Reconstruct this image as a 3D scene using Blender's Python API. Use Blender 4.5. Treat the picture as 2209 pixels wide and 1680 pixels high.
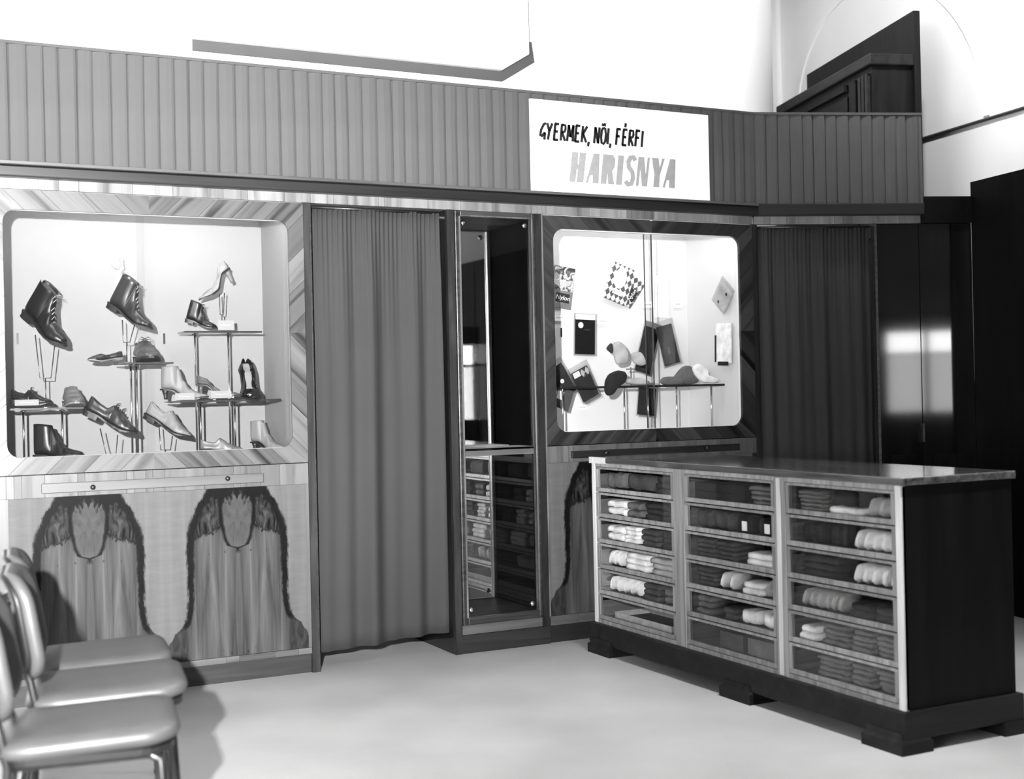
import bpy, bmesh, math, random
from mathutils import Vector, Matrix, Euler

for o in list(bpy.data.objects): bpy.data.objects.remove(o)
S = bpy.context.scene
COL = S.collection
R = math.radians
random.seed(7)

# ------------------------------------------------------------------ camera
FPX, IW, IH = 2777.0, 2209, 1680
CAM = Vector((0, -5.64, 1.25))
YAW, ROLL, PITCH = R(26.8), R(1.26), R(.14)
_f0 = Vector((math.sin(YAW), math.cos(YAW), 0)); _h = Vector((math.cos(YAW), -math.sin(YAW), 0)); _z = Vector((0, 0, 1))
_f = _f0*math.cos(PITCH) + _z*math.sin(PITCH); _u0 = _z*math.cos(PITCH) - _f0*math.sin(PITCH)
_u = _u0*math.cos(ROLL) + _h*math.sin(ROLL); _r = _h*math.cos(ROLL) - _u0*math.sin(ROLL)
cd = bpy.data.cameras.new('camera'); cam = bpy.data.objects.new('camera', cd); COL.objects.link(cam)
M = Matrix((( _r.x, _u.x, -_f.x, CAM.x), (_r.y, _u.y, -_f.y, CAM.y), (_r.z, _u.z, -_f.z, CAM.z), (0, 0, 0, 1)))
cam.matrix_world = M
cd.sensor_width = 36; cd.lens = FPX/IW*36; cd.clip_start = .05
cd.dof.use_dof = True; cd.dof.focus_distance = 6.3; cd.dof.aperture_fstop = 2.2
S.camera = cam
def ray(px, py): return _f + _r*((px-IW/2)/FPX) - _u*((py-IH/2)/FPX)
def on(px, py, n, p):
    n = Vector(n); d = ray(px, py); return CAM + d*(n.dot(Vector(p)-CAM)/n.dot(d))
def ony(px, py, y): return on(px, py, (0, 1, 0), (0, y, 0))
def onx(px, py, x): return on(px, py, (1, 0, 0), (x, 0, 0))
def onz(px, py, z): return on(px, py, (0, 0, 1), (0, 0, z))

# ------------------------------------------------------------------ light
S.view_settings.view_transform = 'Standard'; S.view_settings.look = 'None'
S.view_settings.gamma = 1; S.view_settings.exposure = 0.0; S.view_settings.use_curve_mapping = False
W = bpy.data.worlds.new('daylight'); S.world = W; W.use_nodes = True
W.node_tree.nodes['Background'].inputs[0].default_value = (1, 1, 1, 1)
W.node_tree.nodes['Background'].inputs[1].default_value = 30.0
def lamp(name, kind, loc, power, size=.1, target=None, **kw):
    l = bpy.data.lights.new(name, kind); l.energy = power
    if kind == 'AREA': l.size = size
    else: l.shadow_soft_size = size
    for k, v in kw.items(): setattr(l, k, v)
    o = bpy.data.objects.new(name, l); COL.objects.link(o); o.location = loc
    if target is not None: o.rotation_euler = (Vector(target)-Vector(loc)).to_track_quat('-Z', 'Y').to_euler()
    return o
FLASH_P, FILL1_P, FILL2_P, TUBE_E = 6500, 640, 225, 48.0
FLASH = Vector((-.36, -5.58, 1.60))
lamp('flash_lamp', 'SPOT', FLASH, FLASH_P, .035, (.55, 0, 2.0), spot_size=R(72), spot_blend=1.0)
FILL1 = Vector((3.0, -3.0, 3.3)); FILL2 = Vector((4.6, -1.0, 4.2))
lamp('floor_fill_spot', 'SPOT', FILL1, FILL1_P, .06, FILL1-Vector((0, 0, 1)), spot_size=R(96), spot_blend=.6)  # added spot, fills light onto the floor
lamp('wall_fill_spot', 'SPOT', FILL2, FILL2_P, .06, (5.65, .55, 3.0), spot_size=R(92), spot_blend=.7)  # added spot, brightens the upper right-hand wall
def portal(name, loc, target, sx, sy):
    o = lamp(name, 'AREA', loc, 1, sx, target, shape='RECTANGLE', size_y=sy); o.data.cycles.is_portal = True

# ------------------------------------------------------------------ node materials (the photograph is black and white)
MATS = {}
def g4(v): return (v, v, v, 1)
def newmat(name):
    m = bpy.data.materials.new(name); m.use_nodes = True; MATS[name] = m
    nt = m.node_tree; return m, nt, nt.nodes['Principled BSDF']
def nd(nt, typ, **kw):
    n = nt.nodes.new(typ)
    for k, v in kw.items(): setattr(n, k, v)
    return n
def ramp(nt, stops):
    n = nd(nt, 'ShaderNodeValToRGB'); e = n.color_ramp.elements
    while len(e) < len(stops): e.new(.5)
    for i, (p, v) in enumerate(stops): e[i].position = p; e[i].color = g4(v)
    return n
def mth(nt, op, a, b=None, c=None, clamp=False):
    n = nd(nt, 'ShaderNodeMath', operation=op, use_clamp=clamp)
    for i, v in enumerate((a, b, c)):
        if v is None: continue
        if isinstance(v, (int, float)): n.inputs[i].default_value = v
        else: nt.links.new(v, n.inputs[i])
    return n.outputs[0]
def plain(name, v, rough=.6, var=.12, scale=6., bump=0., bscale=200., metal=0., coat=0., spec=.5):
    m, nt, b = newmat(name)
    b.inputs['Roughness'].default_value = rough; b.inputs['Metallic'].default_value = metal
    b.inputs['Coat Weight'].default_value = coat; b.inputs['Specular IOR Level'].default_value = spec
    t = nd(nt, 'ShaderNodeTexCoord'); n = nd(nt, 'ShaderNodeTexNoise'); n.inputs['Scale'].default_value = scale; n.inputs['Detail'].default_value = 5
    nt.links.new(t.outputs['Object'], n.inputs['Vector'])
    r = ramp(nt, [(.3, v*(1-var)), (.7, min(1, v*(1+var)))]); nt.links.new(n.outputs['Fac'], r.inputs['Fac']); nt.links.new(r.outputs['Color'], b.inputs['Base Color'])
    if bump:
        n2 = nd(nt, 'ShaderNodeTexNoise'); n2.inputs['Scale'].default_value = bscale; nt.links.new(t.outputs['Object'], n2.inputs['Vector'])
        bp = nd(nt, 'ShaderNodeBump'); bp.inputs['Strength'].default_value = bump; bp.inputs['Distance'].default_value = .01
        nt.links.new(n2.outputs['Fac'], bp.inputs['Height']); nt.links.new(bp.outputs['Normal'], b.inputs['Normal'])
    return m
def wood(name, stops, scale=(1.5, 26, 26), rough=.35, var=.3, coat=0., dist=.7, spec=.5):
    m, nt, b = newmat(name); b.inputs['Specular IOR Level'].default_value = spec
    b.inputs['Roughness'].default_value = rough; b.inputs['Coat Weight'].default_value = coat; b.inputs['Coat Roughness'].default_value = .08
    t = nd(nt, 'ShaderNodeTexCoord'); oi = nd(nt, 'ShaderNodeObjectInfo')
    off = nd(nt, 'ShaderNodeVectorMath', operation='SCALE'); off.inputs[0].default_value = (13, 29, 7); nt.links.new(oi.outputs['Random'], off.inputs['Scale'])
    add = nd(nt, 'ShaderNodeVectorMath', operation='ADD'); nt.links.new(t.outputs['Object'], add.inputs[0]); nt.links.new(off.outputs[0], add.inputs[1])
    mp = nd(nt, 'ShaderNodeMapping'); mp.inputs['Scale'].default_value = scale; nt.links.new(add.outputs[0], mp.inputs['Vector'])
    n = nd(nt, 'ShaderNodeTexNoise'); n.inputs['Scale'].default_value = 1; n.inputs['Detail'].default_value = 7; n.inputs['Distortion'].default_value = dist
    nt.links.new(mp.outputs[0], n.inputs['Vector'])
    r = ramp(nt, stops); nt.links.new(n.outputs['Fac'], r.inputs['Fac'])
    k = mth(nt, 'MULTIPLY_ADD', oi.outputs['Random'], var*2, 1-var)
    mx = nd(nt, 'ShaderNodeVectorMath', operation='SCALE'); nt.links.new(r.outputs['Color'], mx.inputs[0]); nt.links.new(k, mx.inputs['Scale'])
    nt.links.new(mx.outputs[0], b.inputs['Base Color'])
    return m
def glass(name, tint=.96, refl=.06, rough=.0):
    m, nt, b = newmat(name); nt.nodes.remove(b); out = nt.nodes['Material Output']
    tr = nd(nt, 'ShaderNodeBsdfTransparent'); tr.inputs[0].default_value = g4(tint)
    gl = nd(nt, 'ShaderNodeBsdfGlossy'); gl.inputs['Roughness'].default_value = rough
    lw = nd(nt, 'ShaderNodeLayerWeight')
    f = mth(nt, 'MULTIPLY_ADD', mth(nt, 'POWER', lw.outputs['Facing'], 4.), .6, refl, clamp=True)
    mx = nd(nt, 'ShaderNodeMixShader'); nt.links.new(f, mx.inputs[0]); nt.links.new(tr.outputs[0], mx.inputs[1]); nt.links.new(gl.outputs[0], mx.inputs[2])
    nt.links.new(mx.outputs[0], out.inputs[0]); return m
def emit(name, e):
    m, nt, b = newmat(name); b.inputs['Base Color'].default_value = g4(.9)
    b.inputs['Emission Color'].default_value = g4(1); b.inputs['Emission Strength'].default_value = e; return m

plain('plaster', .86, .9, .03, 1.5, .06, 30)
plain('plaster_low_bounce', .35, .9, .03, 1.5, .06, 30)  # plaster darkened on outer walls and ceiling to cut bounced light
plain('floor', .36, .42, .16, 1.6, .02, 60)
wood('veneer_light', [(.28, .03), (.40, .062), (.55, .082), (.75, .10)], (1.2, 20, 20), .38, .22)
wood('veneer_frame', [(.30, .006), (.40, .045), (.50, .075), (.62, .088), (.72, .03)], (.8, 15, 15), .36, .30)
wood('veneer_frame_dark', [(.30, .002), (.40, .012), (.50, .024), (.62, .032), (.72, .010)], (.8, 15, 15), .36, .35, spec=.3)
wood('veneer_strip', [(.28, .05), (.40, .12), (.55, .17), (.75, .21)], (1.2, 20, 20), .38, .28)
wood('veneer_post', [(.3, .004), (.5, .011), (.7, .022)], (30, 30, 3), .38, .2)
wood('veneer_post_edge', [(.3, .008), (.5, .022), (.7, .04)], (2, 30, 60), .35, .2)
wood('frame_moulding', [(.3, .05), (.5, .10), (.7, .16)], (20, 20, 2), .25, .2)
wood('rail_dark', [(.3, .004), (.5, .009), (.7, .016)], (1, 30, 30), .4, .1)
wood('rail_light', [(.3, .05), (.5, .075), (.7, .09)], (1, 30, 30), .4, .1)
wood('plinth', [(.3, .006), (.5, .011), (.7, .018)], (2, 20, 40), .5, .15)
wood('lacquer', [(.3, .003), (.5, .006), (.7, .010)], (30, 30, 1.5), .055, .2)
wood('lacquer_matt', [(.3, .0015), (.5, .003), (.7, .005)], (20, 20, 2), .5, .2, spec=.12)
wood('counter_wood', [(.3, .05), (.5, .09), (.7, .13)], (2, 40, 40), .4, .2)
wood('counter_stile', [(.3, .12), (.5, .19), (.7, .27)], (40, 40, 2), .35, .2)
wood('counter_pale', [(.3, .40), (.5, .50), (.7, .60)], (40, 40, 2), .4, .1)
wood('counter_top', [(.3, .02), (.5, .05), (.7, .09)], (30, 1.5, 30), .10, .1, .6)
wood('counter_base', [(.3, .003), (.5, .007), (.7, .012)], (2, 20, 20), .5, .2, spec=.2)
wood('attic_wood', [(.3, .003), (.5, .006), (.7, .010)], (20, 20, 3), .5, .2, spec=.2)
wood('attic_wood_light', [(.3, .010), (.5, .018), (.7, .026)], (3, 20, 20), .4, .2, spec=.2)
plain('niche_black', .0025, .9, .1, 5, spec=0.)
plain('curtain', .024, .9, .06, 3, .10, 500)
plain('pelmet', .062, .85, .07, 4, .12, 600)
plain('case_inside', .62, .8, .02, 3)
plain('case_inside_flashlit', .17, .8, .02, 3)  # case white darkened to hold its tone under the flash
plain('sign_board', .88, .55, .02, 3)
plain('board_shadow', .07, .8, .05, 5)
plain('ink', .004, .6, .2, 20)
plain('ink_grey', .27, .6, .08, 30)
plain('chrome', .75, .18, .05, 5, metal=1.)
plain('dark_metal', .03, .35, .2, 20, metal=.6)
plain('wire', .06, .3, .2, 20, metal=.8)
plain('chair_vinyl', .055, .45, .10, 9, .05, 300)
plain('chair_ply', .008, .4, .2, 9)
plain('mirror', .90, .0, .0, 1, metal=1.)
plain('paper_flashlit', .18, .7, .03, 20)  # paper white darkened for cards in the flash-lit case
plain('paper', .88, .7, .03, 20)
plain('leather_dark', .007, .36, .25, 25, .05, 300, spec=.3)
plain('leather_brown', .016, .34, .30, 25, .05, 300, spec=.35)
plain('leather_mid', .045, .38, .20, 25, .05, 300)
plain('leather_black', .003, .12, .2, 25)
plain('leather_white', .13, .5, .04, 25, spec=.3)
plain('leather_pale', .075, .45, .10, 25)
plain('sole_dark', .008, .5, .2, 25)
plain('sole_light', .10, .5, .2, 25)
plain('lining', .14, .7, .05, 25)
plain('lace', .012, .7, .2, 25); plain('lace_pale', .16, .7, .2, 25)
for i, v in enumerate((.006, .020, .05, .11, .36, .78)): plain('cloth_%d' % i, v, .9, .25, 18, .35, 60)
plain('globe_glass', .85, .2, .02, 3)
plain('brass', .45, .3, .1, 10, metal=1.)
glass('pane', .97, .03); glass('shelf_glass', .60, .08, .05); glass('cellophane', .88, .08, .10); glass('lamp_glass', .9, .05)
emit('tube', TUBE_E); emit('tube_dim', 110.)

def burl(name, k=1.):
    """bookmatched walnut figure: arch of heartwood with dark outline in pale sapwood; local X across, local Z up (0 at the base)"""
    m, nt, b = newmat(name); b.inputs['Roughness'].default_value = .5; b.inputs['Specular IOR Level'].default_value = .08
    t = nd(nt, 'ShaderNodeTexCoord'); sp = nd(nt, 'ShaderNodeSeparateXYZ'); nt.links.new(t.outputs['Object'], sp.inputs[0])
    u = mth(nt, 'DIVIDE', mth(nt, 'ABSOLUTE', sp.outputs[0]), .315); v = mth(nt, 'ADD', mth(nt, 'DIVIDE', sp.outputs[2], .735), .5)
    cmb = nd(nt, 'ShaderNodeCombineXYZ'); nt.links.new(u, cmb.inputs[0]); nt.links.new(v, cmb.inputs[2])
    def noise(sc, det, dis, scale=(1, 1, 1)):
        mp = nd(nt, 'ShaderNodeMapping'); mp.inputs['Scale'].default_value = scale; nt.links.new(cmb.outputs[0], mp.inputs['Vector'])
        n = nd(nt, 'ShaderNodeTexNoise'); n.inputs['Scale'].default_value = sc; n.inputs['Detail'].default_value = det; n.inputs['Distortion'].default_value = dis
        nt.links.new(mp.outputs[0], n.inputs['Vector']); return n.outputs['Fac']
    def curve(pts):
        c = nd(nt, 'ShaderNodeFloatCurve'); cu = c.mapping.curves[0]
        cu.points[0].location = pts[0]; cu.points[1].location = pts[-1]
        for p in pts[1:-1]: cu.points.new(*p)
        c.mapping.update(); nt.links.new(v, c.inputs['Value']); return c.outputs[0]
    def sstep(x, a, bb):
        n = nd(nt, 'ShaderNodeMapRange', interpolation_type='SMOOTHSTEP'); nt.links.new(x, n.inputs[0])
        n.inputs[1].default_value = a; n.inputs[2].default_value = bb; return n.outputs[0]
    def mix(f, a, bb):
        n = nd(nt, 'ShaderNodeMix', data_type='FLOAT'); nt.links.new(f, n.inputs[0])
        for i, x in ((2, a), (3, bb)):
            if isinstance(x, (int, float)): n.inputs[i].default_value = x
            else: nt.links.new(x, n.inputs[i])
        return n.outputs[0]
    wob = mth(nt, 'ADD', mth(nt, 'MULTIPLY_ADD', noise(7, 5, .4), .16, -.08), mth(nt, 'MULTIPLY_ADD', noise(38, 4, .8), .10, -.05))
    w1 = curve([(0, 1.0), (.09, .98), (.15, .90), (.20, .78), (.27, .72), (.5, .70), (.68, .69), (.78, .66), (.88, .56), (.96, .44), (1, .40)])
    s1 = mth(nt, 'ADD', mth(nt, 'SUBTRACT', u, w1), mth(nt, 'MULTIPLY', wob, .55))
    w2 = curve([(0, 0), (.60, 0), (.635, .0), (.66, .13), (.74, .20), (.86, .235), (1, .20)])
    s2 = mth(nt, 'ADD', mth(nt, 'SUBTRACT', u, w2), mth(nt, 'MULTIPLY', wob, .35))
    grain = noise(1, 7, .8, (9, 1, 1.2)); fine = noise(1, 5, .3, (60, 1, 3)); mott = noise(9, 8, 1.5)
    sap = mth(nt, 'ADD', mth(nt, 'MULTIPLY_ADD', grain, .22, .40), mth(nt, 'MULTIPLY_ADD', noise(1, 4, .5, (3, 1, 40)), .16, -.10))
    heart = mth(nt, 'ADD', mth(nt, 'MULTIPLY_ADD', grain, .75, -.14), mth(nt, 'MULTIPLY_ADD', fine, .14, -.07))
    wing = mth(nt, 'SUBTRACT', v, mth(nt, 'MULTIPLY_ADD', u, -.22, .84))
    wing = mth(nt, 'ADD', wing, mth(nt, 'MULTIPLY', wob, 1.0))
    wingd = mth(nt, 'MULTIPLY_ADD', mott, .7, -.24)
    c = mix(sstep(wing, -.005, .02), heart, wingd)
    wl = mth(nt, 'ABSOLUTE', wing); c = mth(nt, 'MULTIPLY', c, mix(sstep(wl, .0, .025), .12, 1.))
    shield = mth(nt, 'MULTIPLY_ADD', mott, .35, .06)
    c = mix(sstep(s2, -.01, .012), shield, c)
    ol = mix(sstep(mth(nt, 'ABSOLUTE', s2), .006, .045), .08, 1.)
    gate = sstep(v, .60, .63); c = mth(nt, 'MULTIPLY', c, mix(gate, 1., ol))
    top = sstep(mth(nt, 'ADD', v, mth(nt, 'MULTIPLY', wob, 1.4)), .90, 1.0); c = mth(nt, 'MULTIPLY', c, mix(top, 1., .25))
    c = mix(sstep(s1, -.005, .02), c, sap)
    dk = mth(nt, 'MULTIPLY', mott, .035)
    band = mth(nt, 'ADD', mth(nt, 'ABSOLUTE', mth(nt, 'ADD', s1, .03)), mth(nt, 'MULTIPLY_ADD', v, -.035, .02))
    c = mix(sstep(band, .028, .07), dk, c)
    inside = sstep(mth(nt, 'MULTIPLY', s1, -1.), -.01, .01)
    cap = mth(nt, 'MULTIPLY', inside, sstep(mth(nt, 'ADD', v, mth(nt, 'MULTIPLY', wob, 1.6)), .90, .95)); c = mix(cap, c, dk)
    tuft = mth(nt, 'MULTIPLY', inside, mth(nt, 'MULTIPLY', sstep(u, .70, .74), sstep(mth(nt, 'MULTIPLY', mth(nt, 'ADD', v, wob), -1.), -.22, -.12))); c = mix(tuft, c, mth(nt, 'MULTIPLY_ADD', mott, .28, -.02))
    knot = sstep(noise(14, 2, .2), .70, .78); c = mth(nt, 'MULTIPLY', c, mix(knot, 1., .35))
    c = mth(nt, 'MAXIMUM', mth(nt, 'MULTIPLY', c, k), .0015)
    nt.links.new(c, b.inputs['Base Color']); return m
burl('burl_panel', .17)

def pattern_mat(name, a, b_, scale, diamond=True):
    m, nt, b = newmat(name); b.inputs['Roughness'].default_value = .35
    t = nd(nt, 'ShaderNodeTexCoord'); mp = nd(nt, 'ShaderNodeMapping'); mp.inputs['Scale'].default_value = (scale*1.35, scale, scale) ; mp.inputs['Rotation'].default_value = (0, R(45) if diamond else 0, 0)
    sp = nd(nt, 'ShaderNodeSeparateXYZ'); nt.links.new(t.outputs['Object'], sp.inputs[0])
    p = mth(nt, 'MULTIPLY', sp.outputs[0], scale*1.5); q = mth(nt, 'MULTIPLY', sp.outputs[2], scale)
    if diamond: p, q = mth(nt, 'ADD', p, q), mth(nt, 'SUBTRACT', p, q)
    f = mth(nt, 'PINGPONG', mth(nt, 'ADD', mth(nt, 'FLOOR', p), mth(nt, 'FLOOR', q)), 1.)
    r = ramp(nt, [(.4, a), (.6, b_)]); r.color_ramp.interpolation = 'CONSTANT'; nt.links.new(f, r.inputs[0]); nt.links.new(r.outputs[0], b.inputs['Base Color']); return m
pattern_mat('harlequin', .55, .06, 22)
def photo_mat(name):
    m, nt, b = newmat(name); b.inputs['Roughness'].default_value = .3
    t = nd(nt, 'ShaderNodeTexCoord'); n = nd(nt, 'ShaderNodeTexVoronoi'); n.inputs['Scale'].default_value = 24; nt.links.new(t.outputs['Object'], n.inputs['Vector'])
    n2 = nd(nt, 'ShaderNodeTexNoise'); n2.inputs['Scale'].default_value = 22; n2.inputs['Detail'].default_value = 3; n2.inputs['Distortion'].default_value = 1.5; nt.links.new(t.outputs['Object'], n2.inputs['Vector'])
    r = ramp(nt, [(.38, .02), (.46, .12), (.52, .6), (.58, .2), (.66, .75)]); nt.links.new(n2.outputs['Fac'], r.inputs[0]); nt.links.new(r.outputs[0], b.inputs['Base Color']); return m
photo_mat('photo_print')
plain('print_mid', .14, .35, .25, 12); plain('print_dark', .03, .3, .2, 12)

# ------------------------------------------------------------------ mesh helpers
class MB:
    def __init__(s): s.v = []; s.f = []
    def add(s, vs, fs):
        k = len(s.v); s.v += [tuple(p) for p in vs]; s.f += [tuple(i+k for i in f) for f in fs]; return s
    def box(s, a, b):
        x0, x1 = sorted((a[0], b[0])); y0, y1 = sorted((a[1], b[1])); z0, z1 = sorted((a[2], b[2]))
        return s.add([(x0,y0,z0),(x1,y0,z0),(x1,y1,z0),(x0,y1,z0),(x0,y0,z1),(x1,y0,z1),(x1,y1,z1),(x0,y1,z1)],
                     [(0,3,2,1),(4,5,6,7),(0,1,5,4),(1,2,6,5),(2,3,7,6),(3,0,4,7)])
    def prism_y(s, poly, y0, y1):      # polygon in x,z
        n = len(poly); a = sum(poly[i][0]*poly[(i+1) % n][1]-poly[(i+1) % n][0]*poly[i][1] for i in range(n))
        if a < 0: poly = poly[::-1]
        return s.add([(p[0], y0, p[1]) for p in poly]+[(p[0], y1, p[1]) for p in poly],
                     [tuple(range(n)), tuple(range(2*n-1, n-1, -1))]+[(i, n+i, n+(i+1) % n, (i+1) % n) for i in range(n)])
    def prism_z(s, poly, z0, z1):
        n = len(poly); a = sum(poly[i][0]*poly[(i+1) % n][1]-poly[(i+1) % n][0]*poly[i][1] for i in range(n))
        if a < 0: poly = poly[::-1]
        return s.add([(p[0], p[1], z0) for p in poly]+[(p[0], p[1], z1) for p in poly],
                     [tuple(range(n-1, -1, -1)), tuple(range(n, 2*n))]+[(i, (i+1) % n, n+(i+1) % n, n+i) for i in range(n)])
    def tube(s, pts, r, n=8):
        pts = [Vector(p) for p in pts]; rs = r if isinstance(r, (list, tuple)) else [r]*len(pts); rings = []
        up = None
        for i, p in enumerate(pts):
            d = ((pts[min(i+1, len(pts)-1)]-p).normalized() + (p-pts[max(i-1, 0)]).normalized())
            d = d.normalized() if d.length > 1e-6 else Vector((0, 0, 1))
            if up is None: up = Vector((0, 0, 1)) if abs(d.z) < .9 else Vector((1, 0, 0))
            a = d.cross(up).normalized(); b = a.cross(d).normalized(); up = b
            rings.append([p+a*(rs[i]*math.cos(2*math.pi*k/n))+b*(rs[i]*math.sin(2*math.pi*k/n)) for k in range(n)])
        return s.loft(rings, cap=True)
    def loft(s, rings, cap=True, closed=True):
        n = len(rings[0]); vs = [p for r_ in rings for p in r_]; fs = []
        for i in range(len(rings)-1):
            for k in range(n if closed else n-1):
                fs.append((i*n+k, i*n+(k+1) % n, (i+1)*n+(k+1) % n, (i+1)*n+k))
        if cap: fs += [tuple(range(n-1, -1, -1)), tuple((len(rings)-1)*n+k for k in range(n))]
        return s.add(vs, fs)
    def lathe(s, prof, c=(0, 0, 0), n=20, axis='z', cap=True):
        rings = []
        for (r_, h) in prof:
            ring = []
            for k in range(n):
                a = 2*math.pi*k/n; x, y = r_*math.cos(a), r_*math.sin(a)
                ring.append((c[0]+x, c[1]+y, c[2]+h) if axis == 'z' else ((c[0]+x, c[1]+h, c[2]+y) if axis == 'y' else (c[0]+h, c[1]+x, c[2]+y)))
            rings.append(ring)
        return s.loft(rings, cap)
    def ribbon(s, pts, w, y0, y1):      # flat brush stroke in x,z
        L = []; Rr = []
        for i, p in enumerate(pts):
            a = pts[max(i-1, 0)]; b = pts[min(i+1, len(pts)-1)]; d = Vector((b[0]-a[0], b[1]-a[1])).normalized(); nn = Vector((-d.y, d.x))*w/2
            L.append((p[0]+nn.x, p[1]+nn.y)); Rr.append((p[0]-nn.x, p[1]-nn.y))
        for i in range(len(pts)-1): s.prism_y([L[i], L[i+1], Rr[i+1], Rr[i]], y0, y1)
        return s
    def puff(s, poly, y, th, rings=4):   # pillow shape from an outline in x,z
        n = len(poly); cx = sum(p[0] for p in poly)/n; cz = sum(p[1] for p in poly)/n; rr = []
        for t in [math.pi*k/(2*rings+1) for k in range(2*rings+2)]:
            k = .25+.75*math.sin(t)**.45 if 0 < t < math.pi else .12
            h = -math.cos(t)*th/2
            rr.append([(cx+(p[0]-cx)*k, y+h, cz+(p[1]-cz)*k) for p in poly])
        return s.loft(rr)
    def mesh(s, name):
        me = bpy.data.meshes.new(name); me.from_pydata(s.v, [], s.f)
        bm = bmesh.new(); bm.from_mesh(me); bmesh.ops.recalc_face_normals(bm, faces=bm.faces); bm.to_mesh(me); bm.free(); return me
    def build(s, name, mat, parent=None, smooth=False, bevel=0., world=False, label=None, kind=None, rot=None, subsurf=0, bseg=2):
        """parent None: vertices are world coordinates; with a parent: local to it (or world=True for unrotated parents)"""
        off = Vector((0, 0, 0))
        if parent is not None and world:
            p = parent
            while p is not None: off += p.location; p = p.parent
        vs = [Vector(p)-off for p in s.v]
        lo = Vector([min(p[i] for p in vs) for i in range(3)]); hi = Vector([max(p[i] for p in vs) for i in range(3)]); c = (lo+hi)/2
        if rot is not None:
            inv = rot.inverted(); s.v = [tuple(inv @ (p-c)) for p in vs]
        else: s.v = [tuple(p-c) for p in vs]
        me = s.mesh(name); o = bpy.data.objects.new(name, me); COL.objects.link(o); o.location = c
        if rot is not None: o.rotation_euler = rot.to_euler()
        if parent is not None: o.parent = parent
        me.materials.append(MATS[mat])
        if smooth:
            for p in me.polygons: p.use_smooth = True
        if bevel:
            b = o.modifiers.new('bevel', 'BEVEL'); b.width = bevel; b.segments = bseg; b.limit_method = 'ANGLE'; b.angle_limit = R(40)
        if subsurf:
            b = o.modifiers.new('sub', 'SUBSURF'); b.levels = b.render_levels = subsurf
        if label: o['label'] = label
        if kind: o['kind'] = kind
        return o
def thing(name, label, cat, loc=(0, 0, 0), rot=(0, 0, 0), group=None):
    o = bpy.data.objects.new(name, None); COL.objects.link(o); o.location = loc; o.rotation_euler = rot; o.empty_display_size = .05
    o['label'] = label; o['category'] = cat
    if group: o['group'] = group
    return o
def tag(o, label, cat, group=None):
    o['label'] = label; o['category'] = cat
    if group: o['group'] = group
    return o
def struct(o, label=None):
    o['kind'] = 'structure'
    if label: o['label'] = label
    return o
def sempty(name, loc=(0, 0, 0), rot=(0, 0, 0), label=None):
    o = bpy.data.objects.new(name, None); COL.objects.link(o); o.location = loc; o.rotation_euler = rot; return struct(o, label)
def clone(root, loc, rot=None, label=None, group=None):
    r_ = root.copy(); COL.objects.link(r_); r_.location = loc
    if rot is not None: r_.rotation_euler = rot
    if label: r_['label'] = label
    if group: r_['group'] = group
    for ch in list(root.children):
        c = ch.copy(); COL.objects.link(c); c.parent = r_
        for gch in list(ch.children):
            d = gch.copy(); COL.objects.link(d); d.parent = c
    return r_
def B(a, b): return MB().box(a, b)

# angled partition beside the right-hand display case
PA = Vector((4.345, 0, 0)); AD = Vector((.938, -.346, 0)).normalized(); AN = Vector((AD.y, -AD.x, 0)); AROT = math.atan2(AD.y, AD.x)
def ang(px, py): p = on(px, py, AN, PA); return (p-PA).dot(AD), p.z
# right-hand wall
tdir = Vector((.150, .989, 0)); 
PC = PA + AD*ang(2100, 700)[0]
PD = PC - tdir*.5
PW = PC + Vector((.36, 0, 0))
WN = Vector((-tdir.y, tdir.x, 0))

# ------------------------------------------------------------------ the room
XL, XR, YF, YB, ZC = -3.0, 6.6, -8.7, 2.1, 4.7
struct(B((XL, YF, -.1), (XR, YB, 0)).build('floor', 'floor'), 'pale speckled shop floor')
struct(B((XL, YF, ZC), (XR, YB, ZC+.1)).build('ceiling', 'plaster_low_bounce'))
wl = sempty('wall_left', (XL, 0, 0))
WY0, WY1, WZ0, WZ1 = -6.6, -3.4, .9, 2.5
for a, b in (((-.12, YF, 0), (0, WY0, ZC)), ((-.12, WY1, 0), (0, YB, ZC)), ((-.12, WY0, 0), (0, WY1, WZ0)), ((-.12, WY0, WZ1), (0, WY1, ZC))): B(a, b).build('wall_section', 'plaster_low_bounce', wl)
wn = sempty('added_window_1', (XL-.06, (WY0+WY1)/2, WZ0), label='wide window added in the unseen side wall for daylight'); wh = (WY1-WY0)/2  # window added to bring daylight onto the counter front
for y in (-wh+.03, -wh/3, wh/3, wh-.03): B((-.03, y-.03, 0), (.03, y+.03, WZ1-WZ0)).build('added_window_bar', 'lacquer_matt', wn)
for z in (.03, WZ1-WZ0-.03): B((-.03, -wh, z-.03), (.03, wh, z+.03)).build('added_window_bar', 'lacquer_matt', wn)
for k in range(3): B((-.004, -wh+.03+k*(2*wh/3), .06), (0, -wh-.03+(k+1)*(2*wh/3), WZ1-WZ0-.06)).build('glass_pane', 'pane', wn)
portal('added_window_portal', (XL-.14, (WY0+WY1)/2, (WZ0+WZ1)/2), (0, (WY0+WY1)/2, (WZ0+WZ1)/2), WZ1-WZ0, WY1-WY0)
portal('door_portal', (5.86, YF-.14, 1.39), (5.86, 0, 1.39), .9, 1.0)
struct(B((XL, .62, 0), (4.0, .74, ZC)).build('wall_back', 'plaster'), 'white plaster wall above the display cases')
struct(B((XR, YF, 0), (XR+.12, -.9, ZC)).build('wall_right', 'plaster_low_bounce'))
def quad_wall(name, p0, p1, z0, z1, th, mat, kind='structure', parent=None):
    d = (p1-p0).normalized(); n = Vector((-d.y, d.x, 0))*th
    o = MB().prism_z([(p0.x, p0.y), (p1.x, p1.y), (p1.x+n.x, p1.y+n.y), (p0.x+n.x, p0.y+n.y)], z0, z1).build(name, mat, parent)
    if kind: o['kind'] = kind
    return o
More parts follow.
